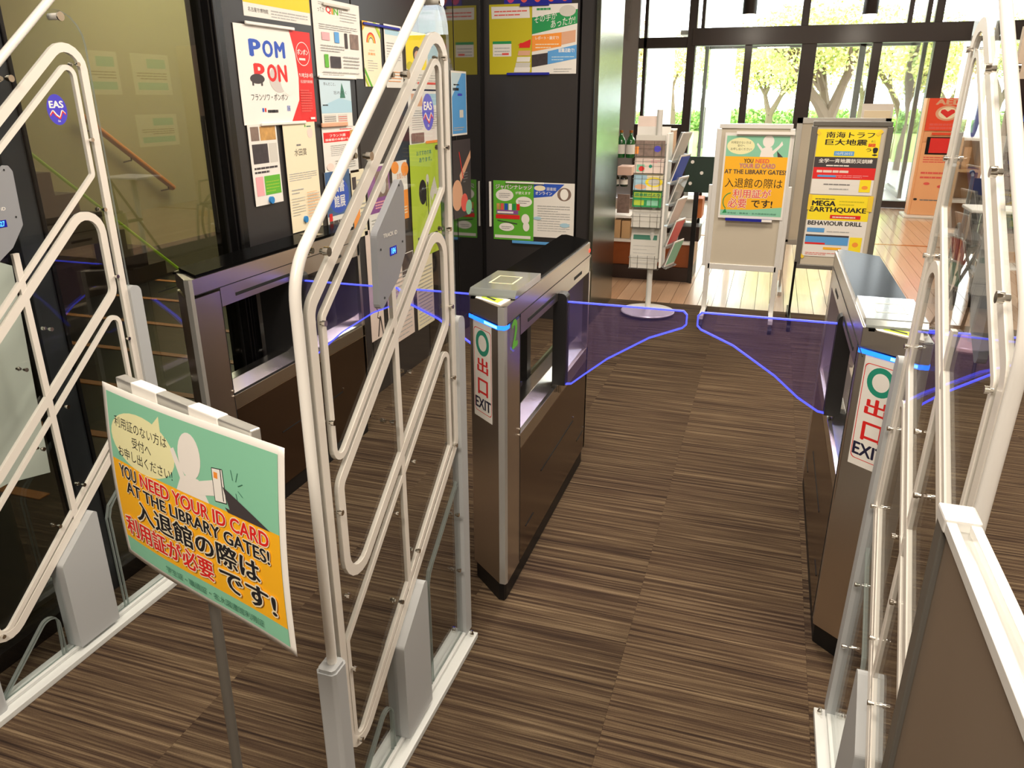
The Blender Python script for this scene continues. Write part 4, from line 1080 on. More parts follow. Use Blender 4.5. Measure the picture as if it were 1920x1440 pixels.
# switch on facing wall edge
# row of notices on the right wall (seen mirrored in the glass)
def d_n(P): P.rect(.1, .65, .6, .88, 'teal'); P.rect(.1, .12, .9, .3, 'teal'); P.rows(.1, .38, .9, .58, 3, 'photo_mid')
for yy, z_, w_, h_, lab in ((8.82, 1.53, .6, .53, 'upper cream notice nearest the gates on the right lobby wall'), (9.78, 1.53, .72, .53, 'upper cream notice in the middle of the right lobby wall'), (10.66, 1.52, .6, .53, 'upper cream notice nearest the doors on the right lobby wall'),
                            (9.78, .84, .8, .43, 'lower teal and cream notice in the middle of the right lobby wall'), (10.6, .9, .5, .36, 'lower teal and cream notice nearest the doors on the right lobby wall')):
    sheet('notice', lab, 'notice', (4.595, yy, z_), (0, -1, 0), VZ, w_, h_, 'paper_cream', 'notices on the right lobby wall', d_n)

# ---------------------------------------------------------------- hall behind the glass
g = G(); a = at(72, 325, X=-5.05); b = at(330, 519, X=-5.05); n = 6
pts = [(a.y - 1.2, 0), (a.y - 1.2, a.z)]
for k in range(n):
    y = a.y + (b.y - a.y) * (k + .5) / n; z0 = a.z + (b.z - a.z) * k / n; z1 = a.z + (b.z - a.z) * (k + 1) / n
    pts += [(y, z0), (y, max(.02, z1))]
pts += [(b.y, max(.02, b.z)), (b.y, 0)]
y0_ = pts[0][0]
g.prism([(p[0] - y0_, p[1]) for p in pts], 'x', -.6, 0, 'wood_dark'); g.obj('stair_block', loc=(-5.05, y0_, 0), label='dark stepped stair side behind the left glass wall', category='stairs')
def rail(name, lab, X, a, b, r, m_, br=True):
    p = at(*a, X=X); q = at(*b, X=X); t = thing(name, lab, 'handrail', (X, p.y, 0))
    g = G(); d = q - Vector((X, p.y, 0)); s_ = Vector((0, 0, p.z)); g.tube([s_, d, d + Vector((-.06, .02, -.0))], r, m_, 10); g.obj('rail', t, smooth=True)
    if br:
        for f_ in (.1, .5, .93):
            c = s_.lerp(d, f_); g = G(); g.tube([c, c + Vector((0, 0, -.06)), c + Vector((-.1, 0, -.08))], .008, 'frame_black', 6); g.obj('bracket', t)
rail('handrail', 'sloping orange wooden handrail behind the left glass wall', -6.1, (150, 215), (325, 352), .03, 'handrail_wood')
rail('edge_light', 'thin yellow-green sloping strip below the wooden handrail', -5.0, (55, 286), (345, 512), .012, 'green_strip', False)
X_ = XW + .004
pl_ = [at(*p, X=X_) for p in ((92, 885), (15, 905), (-70, 950), (-80, 470), (20, 498))]
y_ = pl_[0].y; g = G(); g.prism([(p.y - y_, p.z) for p in pl_], 'x', 0, .005, 'board_white')
g.obj('white_board', loc=(X_, y_, 0), label='blank white board fixed to the glass behind the left security gate', category='board')
# ---------------------------------------------------------------- notice stands in the lobby entrance
def poster_stand(name, label, Yb, bl, br, tl, legs_px, fm, bm_, poster_fn):
    b0 = at(*bl, Y=Yb); b1 = at(*br, Y=Yb); c0 = at(*tl, Y=Yb)
    W_ = b1.x - b0.x; z0 = (b0.z + b1.z) / 2; z1 = c0.z
    t = thing(name, label, 'notice stand', ((b0.x + b1.x) / 2, Yb, 0), 0)
    return t, W_, z0, z1
# stand A
YA = 5.45
b0 = at(1327, 492, Y=YA); b1 = at(1456, 496, Y=YA); c0 = at(1355, 240, Y=YA + .02)
WA = b1.x - b0.x; zA0 = b0.z; zA1 = c0.z
t = thing('poster_stand', 'white-framed notice stand holding the portrait orange library-gates poster', 'notice stand', ((b0.x + b1.x) / 2, YA, 0))
xa = WA / 2
g = G(); g.box(-xa + .01, xa - .01, -.006, .006, zA0, zA1, 'board_beige'); g.obj('board', t)
for s_ in (-1, 1):
    g = G(); g.box(s_ * xa - .016, s_ * xa + .016, -.016, .016, .09, zA1 + .0, 'alu_white'); g.obj('upright', t, bevel=.003)
    g = G(); g.box(s_ * (xa + .025) - .012, s_ * (xa + .025) + .012, -.012, .012, zA0 - .02, zA1 - .36, 'alu_white'); g.obj('outer_upright', t, bevel=.003)
    g = G(); g.box(s_ * xa - .015, s_ * xa + .015, -.24, .24, .07, .10, 'alu_white'); g.obj('foot', t, bevel=.003)
    for yy in (-.22, .22):
        g = G(); g.cyl((s_ * xa - .012, yy, .027), (s_ * xa + .012, yy, .027), .027, 'black_rubber', 14); g.box(s_ * xa - .008, s_ * xa + .008, yy - .01, yy + .01, .03, .075, 'alu_dark'); g.obj('caster', t, smooth=False)
g = G(); g.box(-xa, xa, -.016, .016, zA0 - .04, zA0 + .0, 'alu_white'); g.obj('lower_rail', t, bevel=.003)
g = G(); g.box(-xa - .0, xa, -.016, .016, zA1 - .0, zA1 + .03, 'alu_white'); g.obj('top_rail', t, bevel=.003)
p0 = at(1343, 408, Y=YA - .03); p1 = at(1476, 250, Y=YA - .03)
def d_a(P): gates_art(P, False)
PW = at(1455, 408, Y=YA - .03).x - p0.x
sheet('poster', 'portrait orange and teal library-gates poster clipped to the white stand', 'poster', (p0.x + .01, YA - .022, p0.z), (1, 0, 0), VZ, PW + .03, p1.z - p0.z, 'paper', None, d_a)
g = G(); g.box(0, .30, -.008, .008, -.009, .009, 'blue_d'); g.box(.235, .30, -.0085, .0, -.008, .008, 'white'); g.obj('magnet_bar', loc=(p0.x + .06, YA - .034, p0.z - .006), label='dark blue magnet bar at the foot of the orange poster on the white stand', category='magnet')
g = G(); g.box(0, .36, -.008, .008, -.009, .009, 'white'); g.obj('magnet_bar', loc=(p0.x + .08, YA - .034, p1.z - .0), label='white magnet bar across the top of the orange poster on the white stand', category='magnet')
# stand B
YB = 5.55
b0 = at(1491, 495, Y=YB); b1 = at(1630, 500, Y=YB); c0 = at(1520, 236, Y=YB); c1 = at(1663, 238, Y=YB)
WB = (b1.x - b0.x); zB0 = b0.z; zB1 = c0.z; xb = WB / 2
t = thing('poster_stand', 'grey-framed notice stand with the yellow earthquake drill posters', 'notice stand', ((b0.x + b1.x) / 2, YB, 0))
g = G(); g.box(-xb + .02, xb - .02, -.006, .006, zB0, zB1, 'board_beige'); g.obj('board', t)
for s_ in (-1, 1):
    g = G(); g.box(s_ * (xb - .01) - .018, s_ * (xb - .01) + .018, -.018, .018, zB0, zB1, 'alu_dark'); g.obj('frame_side', t, bevel=.004)
    g = G(); g.box(s_ * (xb - .0) - .008, s_ * (xb - .0) + .008, -.02, .02, .06, zB0 + .02, 'frame_black'); g.obj('leg', t)
    g = G(); g.box(s_ * xb - .012, s_ * xb + .012, -.22, .22, .055, .08, 'frame_black'); g.obj('foot', t)
    for yy in (-.20, .20):
        g = G(); g.cyl((s_ * xb - .012, yy, .027), (s_ * xb + .012, yy, .027), .027, 'black_rubber', 14); g.box(s_ * xb - .008, s_ * xb + .008, yy - .01, yy + .01, .03, .06, 'alu_dark'); g.obj('caster', t)
g = G(); g.box(-xb, xb, -.018, .018, zB1, zB1 + .03, 'alu_dark'); g.obj('top_rail', t, bevel=.004)
g = G(); g.box(-xb, xb, -.018, .018, zB0 - .025, zB0 + .005, 'alu_dark'); g.obj('lower_rail', t, bevel=.004)
def d_nankai(P):
    P.rect(0, .58, 1, 1, 'yellow'); P.text('南海トラフ', .14, .87, .90, .96, 'ink', .02); P.text('巨大地震', .14, .76, .80, .85, 'ink', .03); P.text('と', .86, .81, .93, .84, 'ink', .0); P.text('闘', .83, .74, .93, .79, 'red', .03); P.text('う', .80, .67, .88, .72, 'ink', .02); P.text('!', .92, .61, .97, .73, 'ink', .04)
    P.rect(.30, .60, .62, .67, 'blue_l'); P.text('10月20日', .33, .615, .59, .655, 'white', .01)
    P.rect(0, .42, 1, .58, 'char'); P.text('全学一斉地震防災訓練', .07, .49, .93, .555, 'white', .02); P.rows(.2, .44, .75, .475, 1, 'white', .5)
    P.rect(0, .24, 1, .42, 'red'); P.rows(.06, .34, .95, .40, 1, 'paper_pink', .6); P.rows(.1, .27, .9, .32, 2, 'pink', .3); P.rect(.08, .27, .38, .30, 'blue_l'); P.rows(.2, .15, .75, .19, 1, 'ink_grey', .4); P.rows(.3, .08, .8, .12, 1, 'ink_lite', .4)
    P.rect(.78, .05, .96, .24, 'yellow'); P.ell(.87, .12, .05, .03, 'orange')
def d_mega(P):
    P.rect(0, .60, 1, 1, 'yellow'); P.text('MEGA', .06, .83, .44, .91, 'ink', .05); P.text('EARTHQUAKE', .03, .72, .95, .81, 'ink', .04); P.rows(.1, .93, .45, .96, 1, 'char', .5); P.rows(.5, .85, .9, .95, 2, 'mustard', .3)
    P.rect(.38, .63, .88, .69, 'red'); P.rows(.42, .645, .85, .68, 1, 'paper_pink', .6); P.text('BEHAVIOUR DRILL', .03, .52, .92, .585, 'ink', .03); P.rect(.03, .40, .32, .47, 'blue_l'); P.rows(.36, .41, .85, .44, 1, 'ink_lite', .5)
    P.rect(.02, .20, .74, .33, 'blue_l'); P.rect(.02, .33, .74, .36, 'char'); P.rect(.02, .20, .36, .23, 'red'); P.rect(.34, .12, .64, .16, 'orange_y'); P.rect(.76, .09, .96, .34, 'yellow'); P.ell(.86, .22, .05, .04, 'orange'); P.rows(.05, .03, .7, .08, 2, 'red_soft', .3)
q0 = at(1537, 365, Y=YB - .02); q1 = at(1634, 243, Y=YB - .02); q2 = at(1515, 480, Y=YB - .02)
pw = .375; px0 = (b0.x + b1.x) / 2 - pw / 2 - .012
sheet('poster', 'upper yellow, black and red earthquake drill poster in Japanese', 'poster', (px0, YB - .010, q0.z + .003), (1, 0, 0), VZ, pw, q1.z - q0.z - .003, 'paper', None, d_nankai)
sheet('poster', 'lower poster reading MEGA EARTHQUAKE BEHAVIOUR DRILL', 'poster', (px0, YB - .010, q2.z), (1, 0, 0), VZ, pw, q0.z - q2.z - .003, 'paper', None, d_mega)
for i, (xx, zz, lab) in enumerate(((px0 - .01, q1.z - .02, 'yellow tape at the upper left corner of the earthquake poster'), (px0 + pw - .02, q1.z - .02, 'yellow tape at the upper right corner of the earthquake poster'), (px0 - .015, q0.z - .05, 'yellow tape on the left between the two earthquake posters'), (px0 + pw - .015, q0.z - .05, 'yellow tape on the right between the two earthquake posters'), (px0 - .015, q2.z, 'yellow tape at the bottom left of the lower earthquake poster'))):
    g = G(); R = Matrix.Rotation(.7 if i in (0, 4) else (-.7 if i == 1 else 0), 4, 'Y'); 
    g.box(-.02, .02, 0, .0006, -.01, .01, 'tape_yellow', R) if i in (0, 1, 4) else g.box(-.01, .02, 0, .0006, -.05, .05, 'tape_yellow')
    g.obj('tape', loc=(xx + .01, YB - .0128, zz), label=lab, category='tape')
# third, behind B
b2 = at(1672, 222, Y=6.6); t = thing('poster_stand', 'pale-framed notice stand half hidden behind the grey one', 'notice stand', (b2.x - .33, 6.6, 0))
g = G(); g.box(-.30, .30, -.006, .006, .42, b2.z - .03, 'board_beige'); g.obj('board', t)
g = G(); g.box(-.33, -.29, -.018, .018, .4, b2.z, 'alu'); g.box(.29, .33, -.018, .018, .4, b2.z, 'alu'); g.box(-.33, .33, -.018, .018, b2.z - .04, b2.z, 'alu'); g.box(-.33, .33, -.018, .018, .38, .42, 'alu'); g.obj('frame', t)
for s_ in (-1, 1):
    g = G(); g.box(s_ * .31 - .01, s_ * .31 + .01, -.012, .012, .02, .4, 'alu'); g.obj('leg', t)
    g = G(); g.box(s_ * .31 - .015, s_ * .31 + .015, -.22, .22, 0, .03, 'alu'); g.obj('foot', t)
c = at(1645, 210, Y=8.0)
t = thing('poster_stand', 'small cream-topped notice stand far back by the doors', 'notice stand', (c.x, 8.0, 0))
g = G(); g.box(-.13, .13, -.01, .01, 1.0, c.z + .07, 'paper'); g.box(-.11, .11, -.013, -.01, 1.05, c.z + .01, 'paper_cream'); g.obj('board', t)
g = G(); g.cyl((0, .02, .01), (0, .02, 1.05), .012, 'alu', 8); g.lathe([(.15, 0), (.15, .01), (.02, .02)], 'alu', (0, .02)); g.obj('leg', t)

# ---------------------------------------------------------------- defibrillator stand
a0 = at(1712, 392, Z=0); a0 = at(1712, 392, Y=11.6); a1 = at(1741, 184, Y=11.6); a2 = at(1800, 184, Y=11.6)
WW = a2.x - a1.x + .1; ZT = a1.z; xm = a1.x + WW / 2
t = thing('defibrillator_stand', 'tall orange and red AED cabinet stand by the glass doors', 'AED stand', (xm, 11.6, 0))
g = G(); g.box(-WW / 2 - .03, -WW / 2 + .0, -.12, .12, .03, ZT, 'aed_body'); g.box(-WW / 2, WW / 2, -.12, .12, .03, .95, 'aed_body'); g.box(-WW / 2, WW / 2, -.10, .12, .95, ZT, 'aed_body'); g.obj('cabinet', t, bevel=.006)
g = G(); g.box(-WW / 2 - .08, WW / 2 + .08, -.25, .2, 0, .03, 'alu_white'); g.obj('base_plate', t, bevel=.005)
P = Print((-WW / 2, -.1215, 0), (1, 0, 0), VZ, WW, ZT)
P.f = None
z = lambda py: at(1760, py, Y=11.48).z / ZT
P.rect(0, z(245), 1, 1.0, 'aed_red'); P.text('AED', .18, z(196), .82, z(186), 'salmon', .05); P.ell(.5, z(212), .30, .062, 'salmon'); P.ell(.5, z(212), .23, .048, 'paper_cream')
P.poly([(.5, z(221)), (.32, z(211)), (.34, z(206)), (.42, z(205)), (.5, z(209)), (.58, z(205)), (.66, z(206)), (.68, z(211))], 'red')
P.rows(.1, z(242), .9, z(229), 2, 'red_soft', .6); P.rect(.2, z(253), .85, z(249), 'aed_red'); P.rows(.1, z(305), .85, z(292), 3, 'red_soft', .4)
P.ell(.3, z(345), .08, .012, 'red_soft'); P.ell(.65, z(350), .07, .012, 'red_soft'); P.rows(.1, z(335), .85, z(318), 2, 'red_soft', .4); P.ell(.08, z(375), .05, .01, 'ink'); P.rows(.2, z(377), .85, z(373), 1, 'ink_grey', .5)
P.g.obj('print', t)
g = G(); g.box(-WW / 2 + .05, WW / 2 - .03, -.124, -.121, z(290) * ZT, z(257) * ZT, 'slot_black'); g.box(-WW / 2 + .09, WW / 2 - .03, -.128, -.124, z(287) * ZT, z(259) * ZT, 'red'); g.obj('window', t)

# ---------------------------------------------------------------- brochure carousel
RC = Vector((-.745, 5.48, 0))
t = thing('brochure_rack', 'white revolving brochure rack on a round base beside the steel pillar', 'brochure rack', RC)
g = G(); g.lathe([(.19, .022), (.195, .03), (.19, .036), (.03, .042)], 'alu_white', n=40); g.obj('base_disc', t, smooth=True)
for k in range(4):
    g = G(); g.lathe([(.008, 0), (.008, .022)], 'clear_plastic', (.16 * cos(k * pi / 2 + .7), .16 * sin(k * pi / 2 + .7)), 10); g.obj('foot', t)
g = G(); g.cyl((0, 0, .04), (0, 0, 1.42), .02, 'alu_white', 14); g.obj('pole', t, smooth=True)
def cz(py): return at(1212, py, Y=5.42).z
ztop, zbot = cz(238), cz(500)
g = G(); g.box(-.15, .075, .024, .036, zbot + .02, ztop, 'white'); g.obj('front_panel', t)
g = G(); g.box(.067, .082, -.08, .15, zbot, ztop - .04, 'white'); g.obj('side_panel', t, bevel=.003)
levels = [cz(505), cz(428), cz(390), cz(358), cz(326), cz(294)]
for k, zz in enumerate(levels):
    g = G(); hh = .10
    for xx in (-.135, -.085, -.015, .035): g.tube([(xx, -.01, zz), (xx, -.06, zz), (xx, -.075, zz + hh)], .0015, 'alu_dark', 5)
    g.tube([(-.15, 0, zz + hh * .8), (-.15, -.072, zz + hh * .8), (.06, -.072, zz + hh * .8), (.06, 0, zz + hh * .8)], .0018, 'alu_dark', 5)
    g.tube([(-.15, 0, zz), (-.15, -.06, zz), (.06, -.06, zz), (.06, 0, zz)], .0018, 'alu_dark', 5)
    g.obj('wire_pocket', t)
def lf(lab, z0, z1, m_, draw, k, dx=0, w_=.20, lean=.16):
    v = Vector((0, lean, 1)).normalized(); sheet('leaflet', lab, 'leaflet', RC + Vector((-.147 + dx, -.050, z0 + .004)), (1, 0, 0), v, w_, (z1 - z0) / v.z, m_, 'leaflets in the revolving rack', draw, th=.004)
def q1_(P): P.rect(.08, .72, .92, .84, 'ink_teal'); P.rows(.1, .1, .9, .65, 6, 'ink_lite', .12)
def q2_(P): P.rows(.1, .72, .9, .84, 2, 'ink_lite', .4)
def q3_(P): P.rect(0, 0, 1, 1, 'green'); P.rect(.03, .55, .97, .85, 'lime'); P.text('図書館だより', .08, .62, .92, .8, 'green', .04); P.rect(.05, .1, .4, .4, 'lime'); P.rect(.5, .1, .9, .4, 'teal')
def q4_(P): P.rect(0, 0, .45, .95, 'blue_p'); P.ell(.25, .2, .2, .16, 'salmon'); P.ell(.7, .5, .3, .3, 'yellow'); P.ell(.7, .5, .2, .22, 'paper_grey')
def q5_(P): P.rect(.08, .08, .35, .5, 'teal'); P.ell(.25, .25, .1, .15, 'red'); P.ell(.55, .4, .06, .1, 'teal_dark'); P.rows(.55, .6, .9, .8, 2, 'pink', .4)
def q6_(P): P.rect(0, 0, 1, .75, 'photo_mid'); P.rect(0, .1, .12, .45, 'orange'); P.ell(.75, .35, .12, .15, 'violet_badge')
lf('pale newsletter with a dark green title, lowest in the rack', levels[0], cz(432), 'paper_grey', q1_, 0)
lf('plain pale newsletter, second from the bottom of the rack', levels[1], cz(395), 'paper_grey', q2_, 1)
lf('green and yellow leaflet in the middle of the rack', levels[2], cz(358), 'green', q3_, 2)
lf('pale blue and yellow map leaflet above the green one', levels[3], cz(328), 'paper_cream', q4_, 3)
lf('pink-white leaflet with a red spot, upper rack', levels[4], cz(294), 'paper_pink', q5_, 4)
lf('grey photo leaflet curling at the top of the rack', levels[5], cz(255), 'paper_grey', q6_, 5)
sheet('leaflet', 'tall blank pale pink sheet at the very top of the rack', 'leaflet', RC + Vector((-.155, .045, cz(262))), (1, 0, 0), (0, .1, 1), .15, .15, 'paper_pink', 'leaflets in the revolving rack', None, th=.003)
sheet('leaflet', 'red and orange leaflet behind the top of the rack', 'leaflet', RC + Vector((-.045, .045, cz(300))), (1, 0, 0), (0, .1, 1), .11, .20, 'red', 'leaflets in the revolving rack', lambda P: P.rect(0, .85, 1, 1, 'orange'), th=.003)
# right wing pockets seen edge-on
wing = [(.62, .95), (.78, 1.08)]
for k in range(6):
    z0 = levels[0] + .02 + k * .145; m_ = ('teal', 'red_soft', 'paper_pink', 'clear_plastic', 'blue', 'paper_grey')[k]
    g = G(); T = Matrix.Translation((.115, .03, z0)) @ Matrix.Rotation(radians(-16), 4, 'Z') @ Matrix.Rotation(radians(20), 4, 'Y')
    g.box(-.002, .002, -.09, .11, 0, .20, 'clear_plastic', T); g.box(-.01, .03, -.09, .11, -.002, .002, 'clear_plastic', T); g.obj('pocket', t)
    g = G(); g.box(.004, .011, -.07, .09, .004, .20, 'paper', T); g.box(.0112, .0116, -.07, .09, .02, .19, m_, T); g.obj('leaflet', loc=RC, label=('teal-edged leaflet in the lowest side pocket of the rack', 'coral leaflet in the second side pocket of the rack', 'pale pink leaflet in the third side pocket of the rack', 'clear-wrapped leaflet in the fourth side pocket of the rack', 'blue booklet in the fifth side pocket of the rack', 'grey booklet in the topmost side pocket of the rack')[k], category='leaflet', group='leaflets in the side pockets')

# ---------------------------------------------------------------- shop shelf behind the rack
SX0, SX1, SY = -1.55, -.55, 6.65
def sz(py, px=1270, Y=SY): return at(px, py, Y=Y).z
t = thing('display_shelf', 'dark-framed shop shelf with brown front behind the brochure rack', 'display shelf', ((SX0 + SX1) / 2, SY, 0))
hx = (SX1 - SX0) / 2
ztopc = sz(458); zmid = sz(414); zup = sz(290)
g = G(); g.box(-hx, hx, 0, .42, .12, ztopc, 'counter_brown'); g.obj('cabinet', t, bevel=.004)
g = G(); g.box(-hx + .0, hx - .0, -.02, .42, 0, .12, 'wood_dark'); g.obj('kick_plate', t)
g = G(); g.box(-hx, hx, -.02, .44, ztopc, ztopc + .02, 'white'); g.obj('shelf_board', t)
g = G(); g.box(-hx, hx, .02, .44, zmid, zmid + .018, 'white'); g.obj('shelf_board', t)
g = G(); g.box(-hx, -.45 + .1, .02, .44, sz(303, 1170), sz(303, 1170) + .018, 'wood_light'); g.obj('shelf_board', t)
g = G(); g.box(-hx, -.45 + .1, .02, .44, sz(358, 1170), sz(358, 1170) + .018, 'wood_dark'); g.obj('shelf_board', t)
g = G(); g.box(-hx, -.35, .02, .44, sz(405, 1170), sz(405, 1170) + .018, 'wood_orange'); g.obj('shelf_board', t)
for xx in (-hx, -.33, hx - .03):
    g = G(); g.box(xx, xx + .03, -.03, -.0, .0, sz(250) if xx < .2 else sz(358), 'frame_black'); g.obj('post', t)
    g = G(); g.box(xx, xx + .03, .40, .43, .0, sz(250) if xx < .2 else sz(358), 'frame_black'); g.obj('post', t)
def bottle(px, zb, h, m_, lab, r=.022, grp='green bottles on the shop shelf'):
    p = at(px, 300, Y=SY + .18); t = thing('bottle', lab, 'bottle', (p.x, SY + .18, zb), 0, grp)
    g = G(); g.lathe([(r * .95, 0), (r, .01), (r, h * .62), (r * .8, h * .72), (r * .38, h * .82), (r * .34, h)], m_, n=18); g.obj('body', t, smooth=True)
    g = G(); g.lathe([(r * .4, h * .93), (r * .4, h + .005)], 'gold_strip', n=12); g.obj('cap', t, smooth=True)
    g = G(); g.lathe([(r * 1.01, h * .15), (r * 1.01, h * .5)], 'paper', n=18); g.obj('paper_label', t, smooth=True)
zb = sz(303, 1170) + .019
hb_ = sz(247, 1170, SY) - zb
for k, (px, lab) in enumerate(((1163, 'left green bottle on the upper shop shelf, next to the steel pillar'), (1181, 'right green bottle on the upper shop shelf, next to the brochure rack'))): bottle(px, zb, hb_, 'bottle_green', lab, .038)
zb = sz(358, 1170) + .019
for k, (px, lab) in enumerate(((1156, 'left dark bottle on the middle shop shelf, next to the steel pillar'), (1172, 'right dark bottle on the middle shop shelf, next to the brochure rack'))): bottle(px, zb, .12, 'bottle_dark', lab, .033, 'dark bottles on the shop shelf')
def sbox(nm, lab, px0, px1, py1, zb, m_, dy=.06, d=.2, lid=None, cat='box', grp=None):
    a = at(px0, py1, Y=SY + dy); b = at(px1, py1, Y=SY + dy); h = max(.03, a.z - zb)
    t = thing(nm, lab, cat, ((a.x + b.x) / 2, SY + dy, zb), 0, grp); w2 = (b.x - a.x) / 2
    g = G(); g.box(-w2, w2, 0, d, 0, h, m_); g.obj('body', t, bevel=.003)
    if lid: g = G(); g.box(-w2 - .003, w2 + .003, -.003, d + .003, h, h + .015, lid); g.obj('lid', t, bevel=.002)
sbox('box', 'pale pink gift box under the green bottles', 1158, 1185, 318 - 6, sz(330, 1170), 'card_pink')
g = None
zb = sz(405, 1170) + .019
sbox('picture_card', 'photo card of a table scene on the shop shelf', 1158, 1181, 358 + 6, zb, 'photo_mid', .04, .02, cat='card')
sbox('box', 'left light wooden box low on the shop shelf', 1152, 1164, 412, ztopc + .021, 'wood_light', .03, .2)
sbox('box', 'right light wooden box low on the shop shelf', 1166, 1182, 414, ztopc + .021, 'wood_light', .03, .2)
sbox('box', 'beige storage box with white lid on the right of the shop shelf', 1276, 1300, 376, zmid + .019, 'paper_grey', .08, .22, 'white')
sbox('box', 'reddish brown box beside the beige storage box', 1302, 1318, 372, zmid + .019, 'wood_orange', .08, .22)
sbox('basket', 'dark basket of packets on the lower right shelf', 1273, 1312, 418 + 6, ztopc + .021, 'wood_dark', .06, .22, cat='basket')
# dark green board on the shelf
a = at(1288, 292, Y=SY); b = at(1335, 360, Y=SY)
t = thing('pegboard', 'dark green square display board with white tags right of the rack', 'display board', ((a.x + b.x) / 2, SY - .02, b.z))
g = G(); w2 = (b.x - a.x) / 2; hh = a.z - b.z
g.box(-w2, w2, -.05, -.03, 0, hh, 'box_green')
g.obj('board', t, bevel=.003)
for fx_, fz_ in ((-.5, .85), (.2, .55), (-.55, .25)):
    g = G(); g.cyl((fx_ * w2, -.056, fz_ * hh), (fx_ * w2, -.05, fz_ * hh), .014, 'white', 12); g.obj('tag', t)
g = G(); g.box(-.012, .012, -.03, -.015, -b.z + .0, hh * .6, 'frame_black'); g.obj('support_post', t)
sbox('box', 'wide cardboard box high behind the brochure rack', 1228, 1262, 246, sz(300), 'card_tan', .5, .3, 'white')
g = G(); p_ = at(1245, 300, Y=7.3)
g.box(-.22, .22, -.1, .3, 0, sz(300) - .0, 'wood_dark'); g.obj('cupboard', loc=(p_.x, 7.2, 0), label='dark cupboard behind the shop shelf', category='cupboard')

# ---------------------------------------------------------------- things seen through the right gate
# beige upright board
a = at(1838, 440, Y=8.6); b = at(1893, 60, Y=8.6)
g = G(); g.box(0, 1.4, 0, .08, 0, 2.1, 'wall_beige'); g.box(-.01, 1.41, -.01, .09, 0, .08, 'wood_light')
g.obj('display_partition', loc=(a.x, 8.6, 0), label='tall beige partition seen through the right security gate', category='partition', bevel=.004)
# low bookcase
a = at(1775, 400, Y=9.8); b = at(1845, 300, Y=9.8); w2 = (b.x - a.x) / 2; zt = at(1810, 258, Y=9.8).z
t = thing('bookcase', 'low white and wood bookcase beyond the right security gate', 'bookcase', ((a.x + b.x) / 2, 9.8, 0))
g = G(); g.box(-w2, -w2 + .03, 0, .3, 0, zt, 'wood_light'); g.box(w2 - .03, w2, 0, .3, 0, zt, 'wood_light'); g.box(-w2, w2, .28, .3, 0, zt, 'wood_light'); g.obj('carcass', t)
for k in range(4):
    zz = .06 + (zt - .09) * k / 3; g = G(); g.box(-w2 + .03, w2 - .03, 0, .28, zz, zz + .03, 'white' if k % 2 else 'wood_light'); g.obj('shelf', t)
g = G(); g.box(-w2 + .06, .0, .05, .25, zt - .38, zt - .1, 'card_tan'); g.obj('carton', t)
for k, (m_, lab) in enumerate((('blue', 'blue booklet on the far right rack'), ('magenta', 'magenta booklet on the far right rack'), ('blue_l', 'light blue booklet low on the far right rack'))):
    p = at(1912, 205 + k * 58, Y=8.2); sheet('leaflet', lab, 'leaflet', (p.x + .02, 8.10, p.z - .10), (1, 0, 0), (0, .15, 1), .45, .28, m_, 'booklets on the far right rack', lambda P: P.rows(.1, .2, .8, .8, 4, 'paper', .3), th=.004)
p = at(1905, 300, Y=8.25); t = thing('leaflet_rack', 'dark leaflet rack at the right edge beyond the gate', 'rack', (p.x + .15, 8.3, 0))
g = G(); g.box(-.25, .35, 0, .03, .3, 1.65, 'wood_dark'); g.obj('back_board', t)
g = G(); g.box(-.25, .35, -.12, .0, .58, .61, 'wood_dark'); g.box(-.25, .35, -.12, .0, .93, .96, 'wood_dark'); g.box(-.25, .35, -.12, .0, 1.25, 1.28, 'wood_dark'); g.obj('ledge', t)
for s_ in (-.22, .32):
    g = G(); g.box(s_ - .02, s_ + .02, -.15, .15, 0, .03, 'wood_dark'); g.box(s_ - .015, s_ + .015, 0, .03, .03, .32, 'wood_dark'); g.obj('leg', t)
# round-base stand
p = at(1812, 648, Z=0); t = thing('table_stand', 'stand with a beige round base and pale pole beyond the right gate', 'stand', (p.x, p.y, 0))
g = G(); g.lathe([(.20, 0), (.205, .012), (.20, .02), (.03, .03)], 'card_pink', n=36); g.obj('base_disc', t, smooth=True)
zt = at(1840, 395, Y=p.y).z
g = G(); g.cyl((.02, 0, .03), (.02, 0, zt), .022, 'alu_white', 14); g.obj('pole', t, smooth=True)
g = G(); g.box(-.16, .20, -.14, .14, zt, zt + .02, 'white'); g.obj('tray', t, bevel=.006)
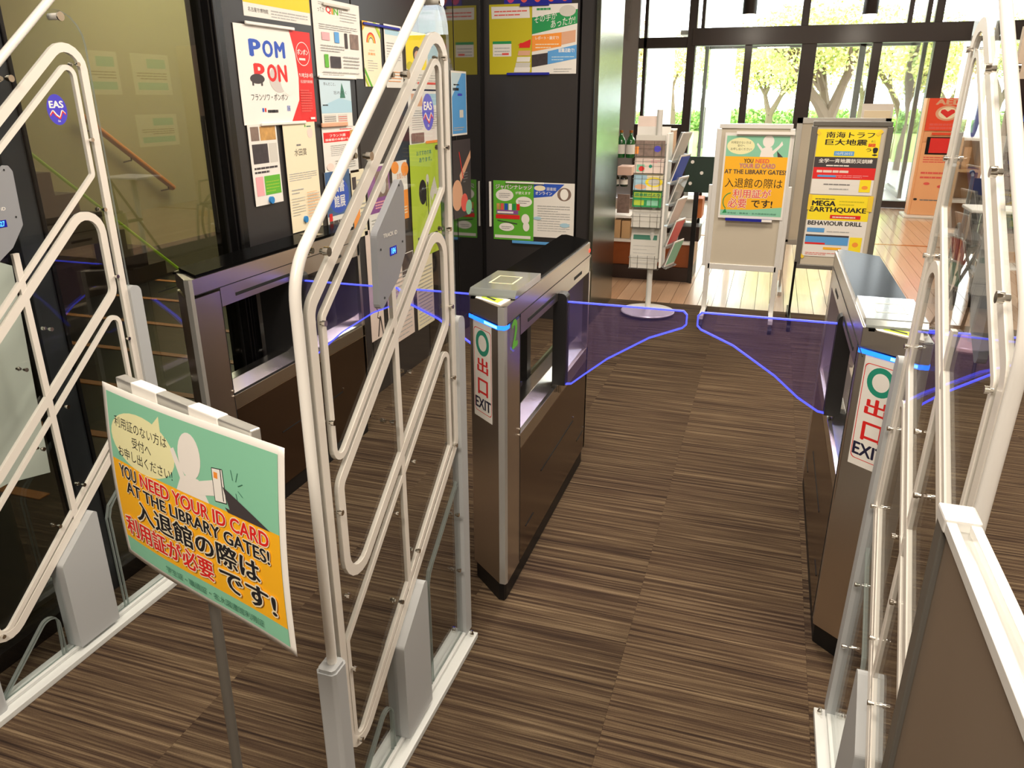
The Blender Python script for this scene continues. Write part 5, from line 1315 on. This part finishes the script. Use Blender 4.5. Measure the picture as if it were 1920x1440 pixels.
# folded wheelchair
p = at(1795, 560, Z=0)
t = thing('folded_wheelchair', 'folded dark wheelchair parked beyond the right gate', 'wheelchair', (p.x, p.y, 0), radians(-8))
for s_ in (-.06, .06):
    g = G(); R_ = .29; g.tube([(s_ * 1.5, R_ * cos(a_ * pi / 14), R_ + R_ * sin(a_ * pi / 14)) for a_ in range(28)], .013, 'black_rubber', 6, closed=True); w_ = g.obj('wheel', t, smooth=True)
    g = G()
    for a_ in range(10): g.cyl((s_ * 1.5, 0, R_), (s_ * 1.5, R_ * cos(a_ * pi / 5), R_ + R_ * sin(a_ * pi / 5)), .002, 'chrome', 4)
    g.cyl((s_ * 1.5 - .02, 0, R_), (s_ * 1.5 + .02, 0, R_), .02, 'chrome', 10); g.obj('spokes', w_)
    g = G(); g.tube([(s_, .2, .95), (s_, .1, .93), (s_, .08, .5), (s_, -.38, .5), (s_, -.45, .15)], .012, 'alu_dark', 8); g.tube([(s_, .08, .72), (s_, -.3, .72), (s_, -.33, .5)], .012, 'chrome', 8); g.obj('side_frame', t, smooth=True)
    g = G(); g.tube([(s_, -.38 + .08 * cos(a_ * pi / 8), .08 + .08 * sin(a_ * pi / 8)) for a_ in range(16)], .012, 'black_rubber', 6, closed=True); g.obj('caster', t, smooth=True)
    g = G(); g.cyl((s_, .18, .95), (s_, .27, .95), .018, 'black_rubber', 8); g.obj('grip', t)
g = G(); g.prism([(-.36, .50), (-.36, .52), (.07, .52), (.07, .92), (.09, .92), (.09, .38), (0, .36)], 'x', -.045, .045, 'seat_dark'); g.obj('folded_seat', t)
g = G(); g.tube([(-.05, -.1, .2), (.05, -.1, .5)], .01, 'alu_dark', 6); g.tube([(.05, -.1, .2), (-.05, -.1, .5)], .01, 'alu_dark', 6); g.obj('cross_brace', t)
# easel with thin dark legs
p = at(1783, 672, Z=0); q = at(1826, 400, Y=p.y)
t = thing('easel', 'thin black easel beside the folded wheelchair', 'easel', (p.x, p.y, 0))
dxx = q.x - p.x
for (a_, b_) in (((0, 0), (.0, .0)), ((.04, -.38), (.0, 0)), ((-.1, .4), (0, 0))):
    g = G(); g.cyl((a_[0], a_[1], 0), (.1, .0, q.z), .010, 'frame_black', 8); g.obj('leg', t)
g = G(); g.box(.02, .06, -.2, .2, .52, .54, 'frame_black'); g.obj('ledge', t)
# white tiles pattern on lobby floor: tactile paving
tp = [(at(1893, 500, Z=0).x, at(1893, 500, Z=0).y)]
g0 = None
for i in range(6):
    for j in range(3):
        x = tp[0][0] - .2 + i * .13; y = tp[0][1] - .2 + j * .13
        g = G(); g.box(.003, .122, .003, .122, 0.0, .006, 'white')
        if g0 is None: g0 = g.obj('guide_tile', floor)
        else: o = g0.copy(); C.objects.link(o); g0_ = o
        (g0 if (i, j) == (0, 0) else g0_).location = (x, y, 0)
# parent copies keep floor as parent
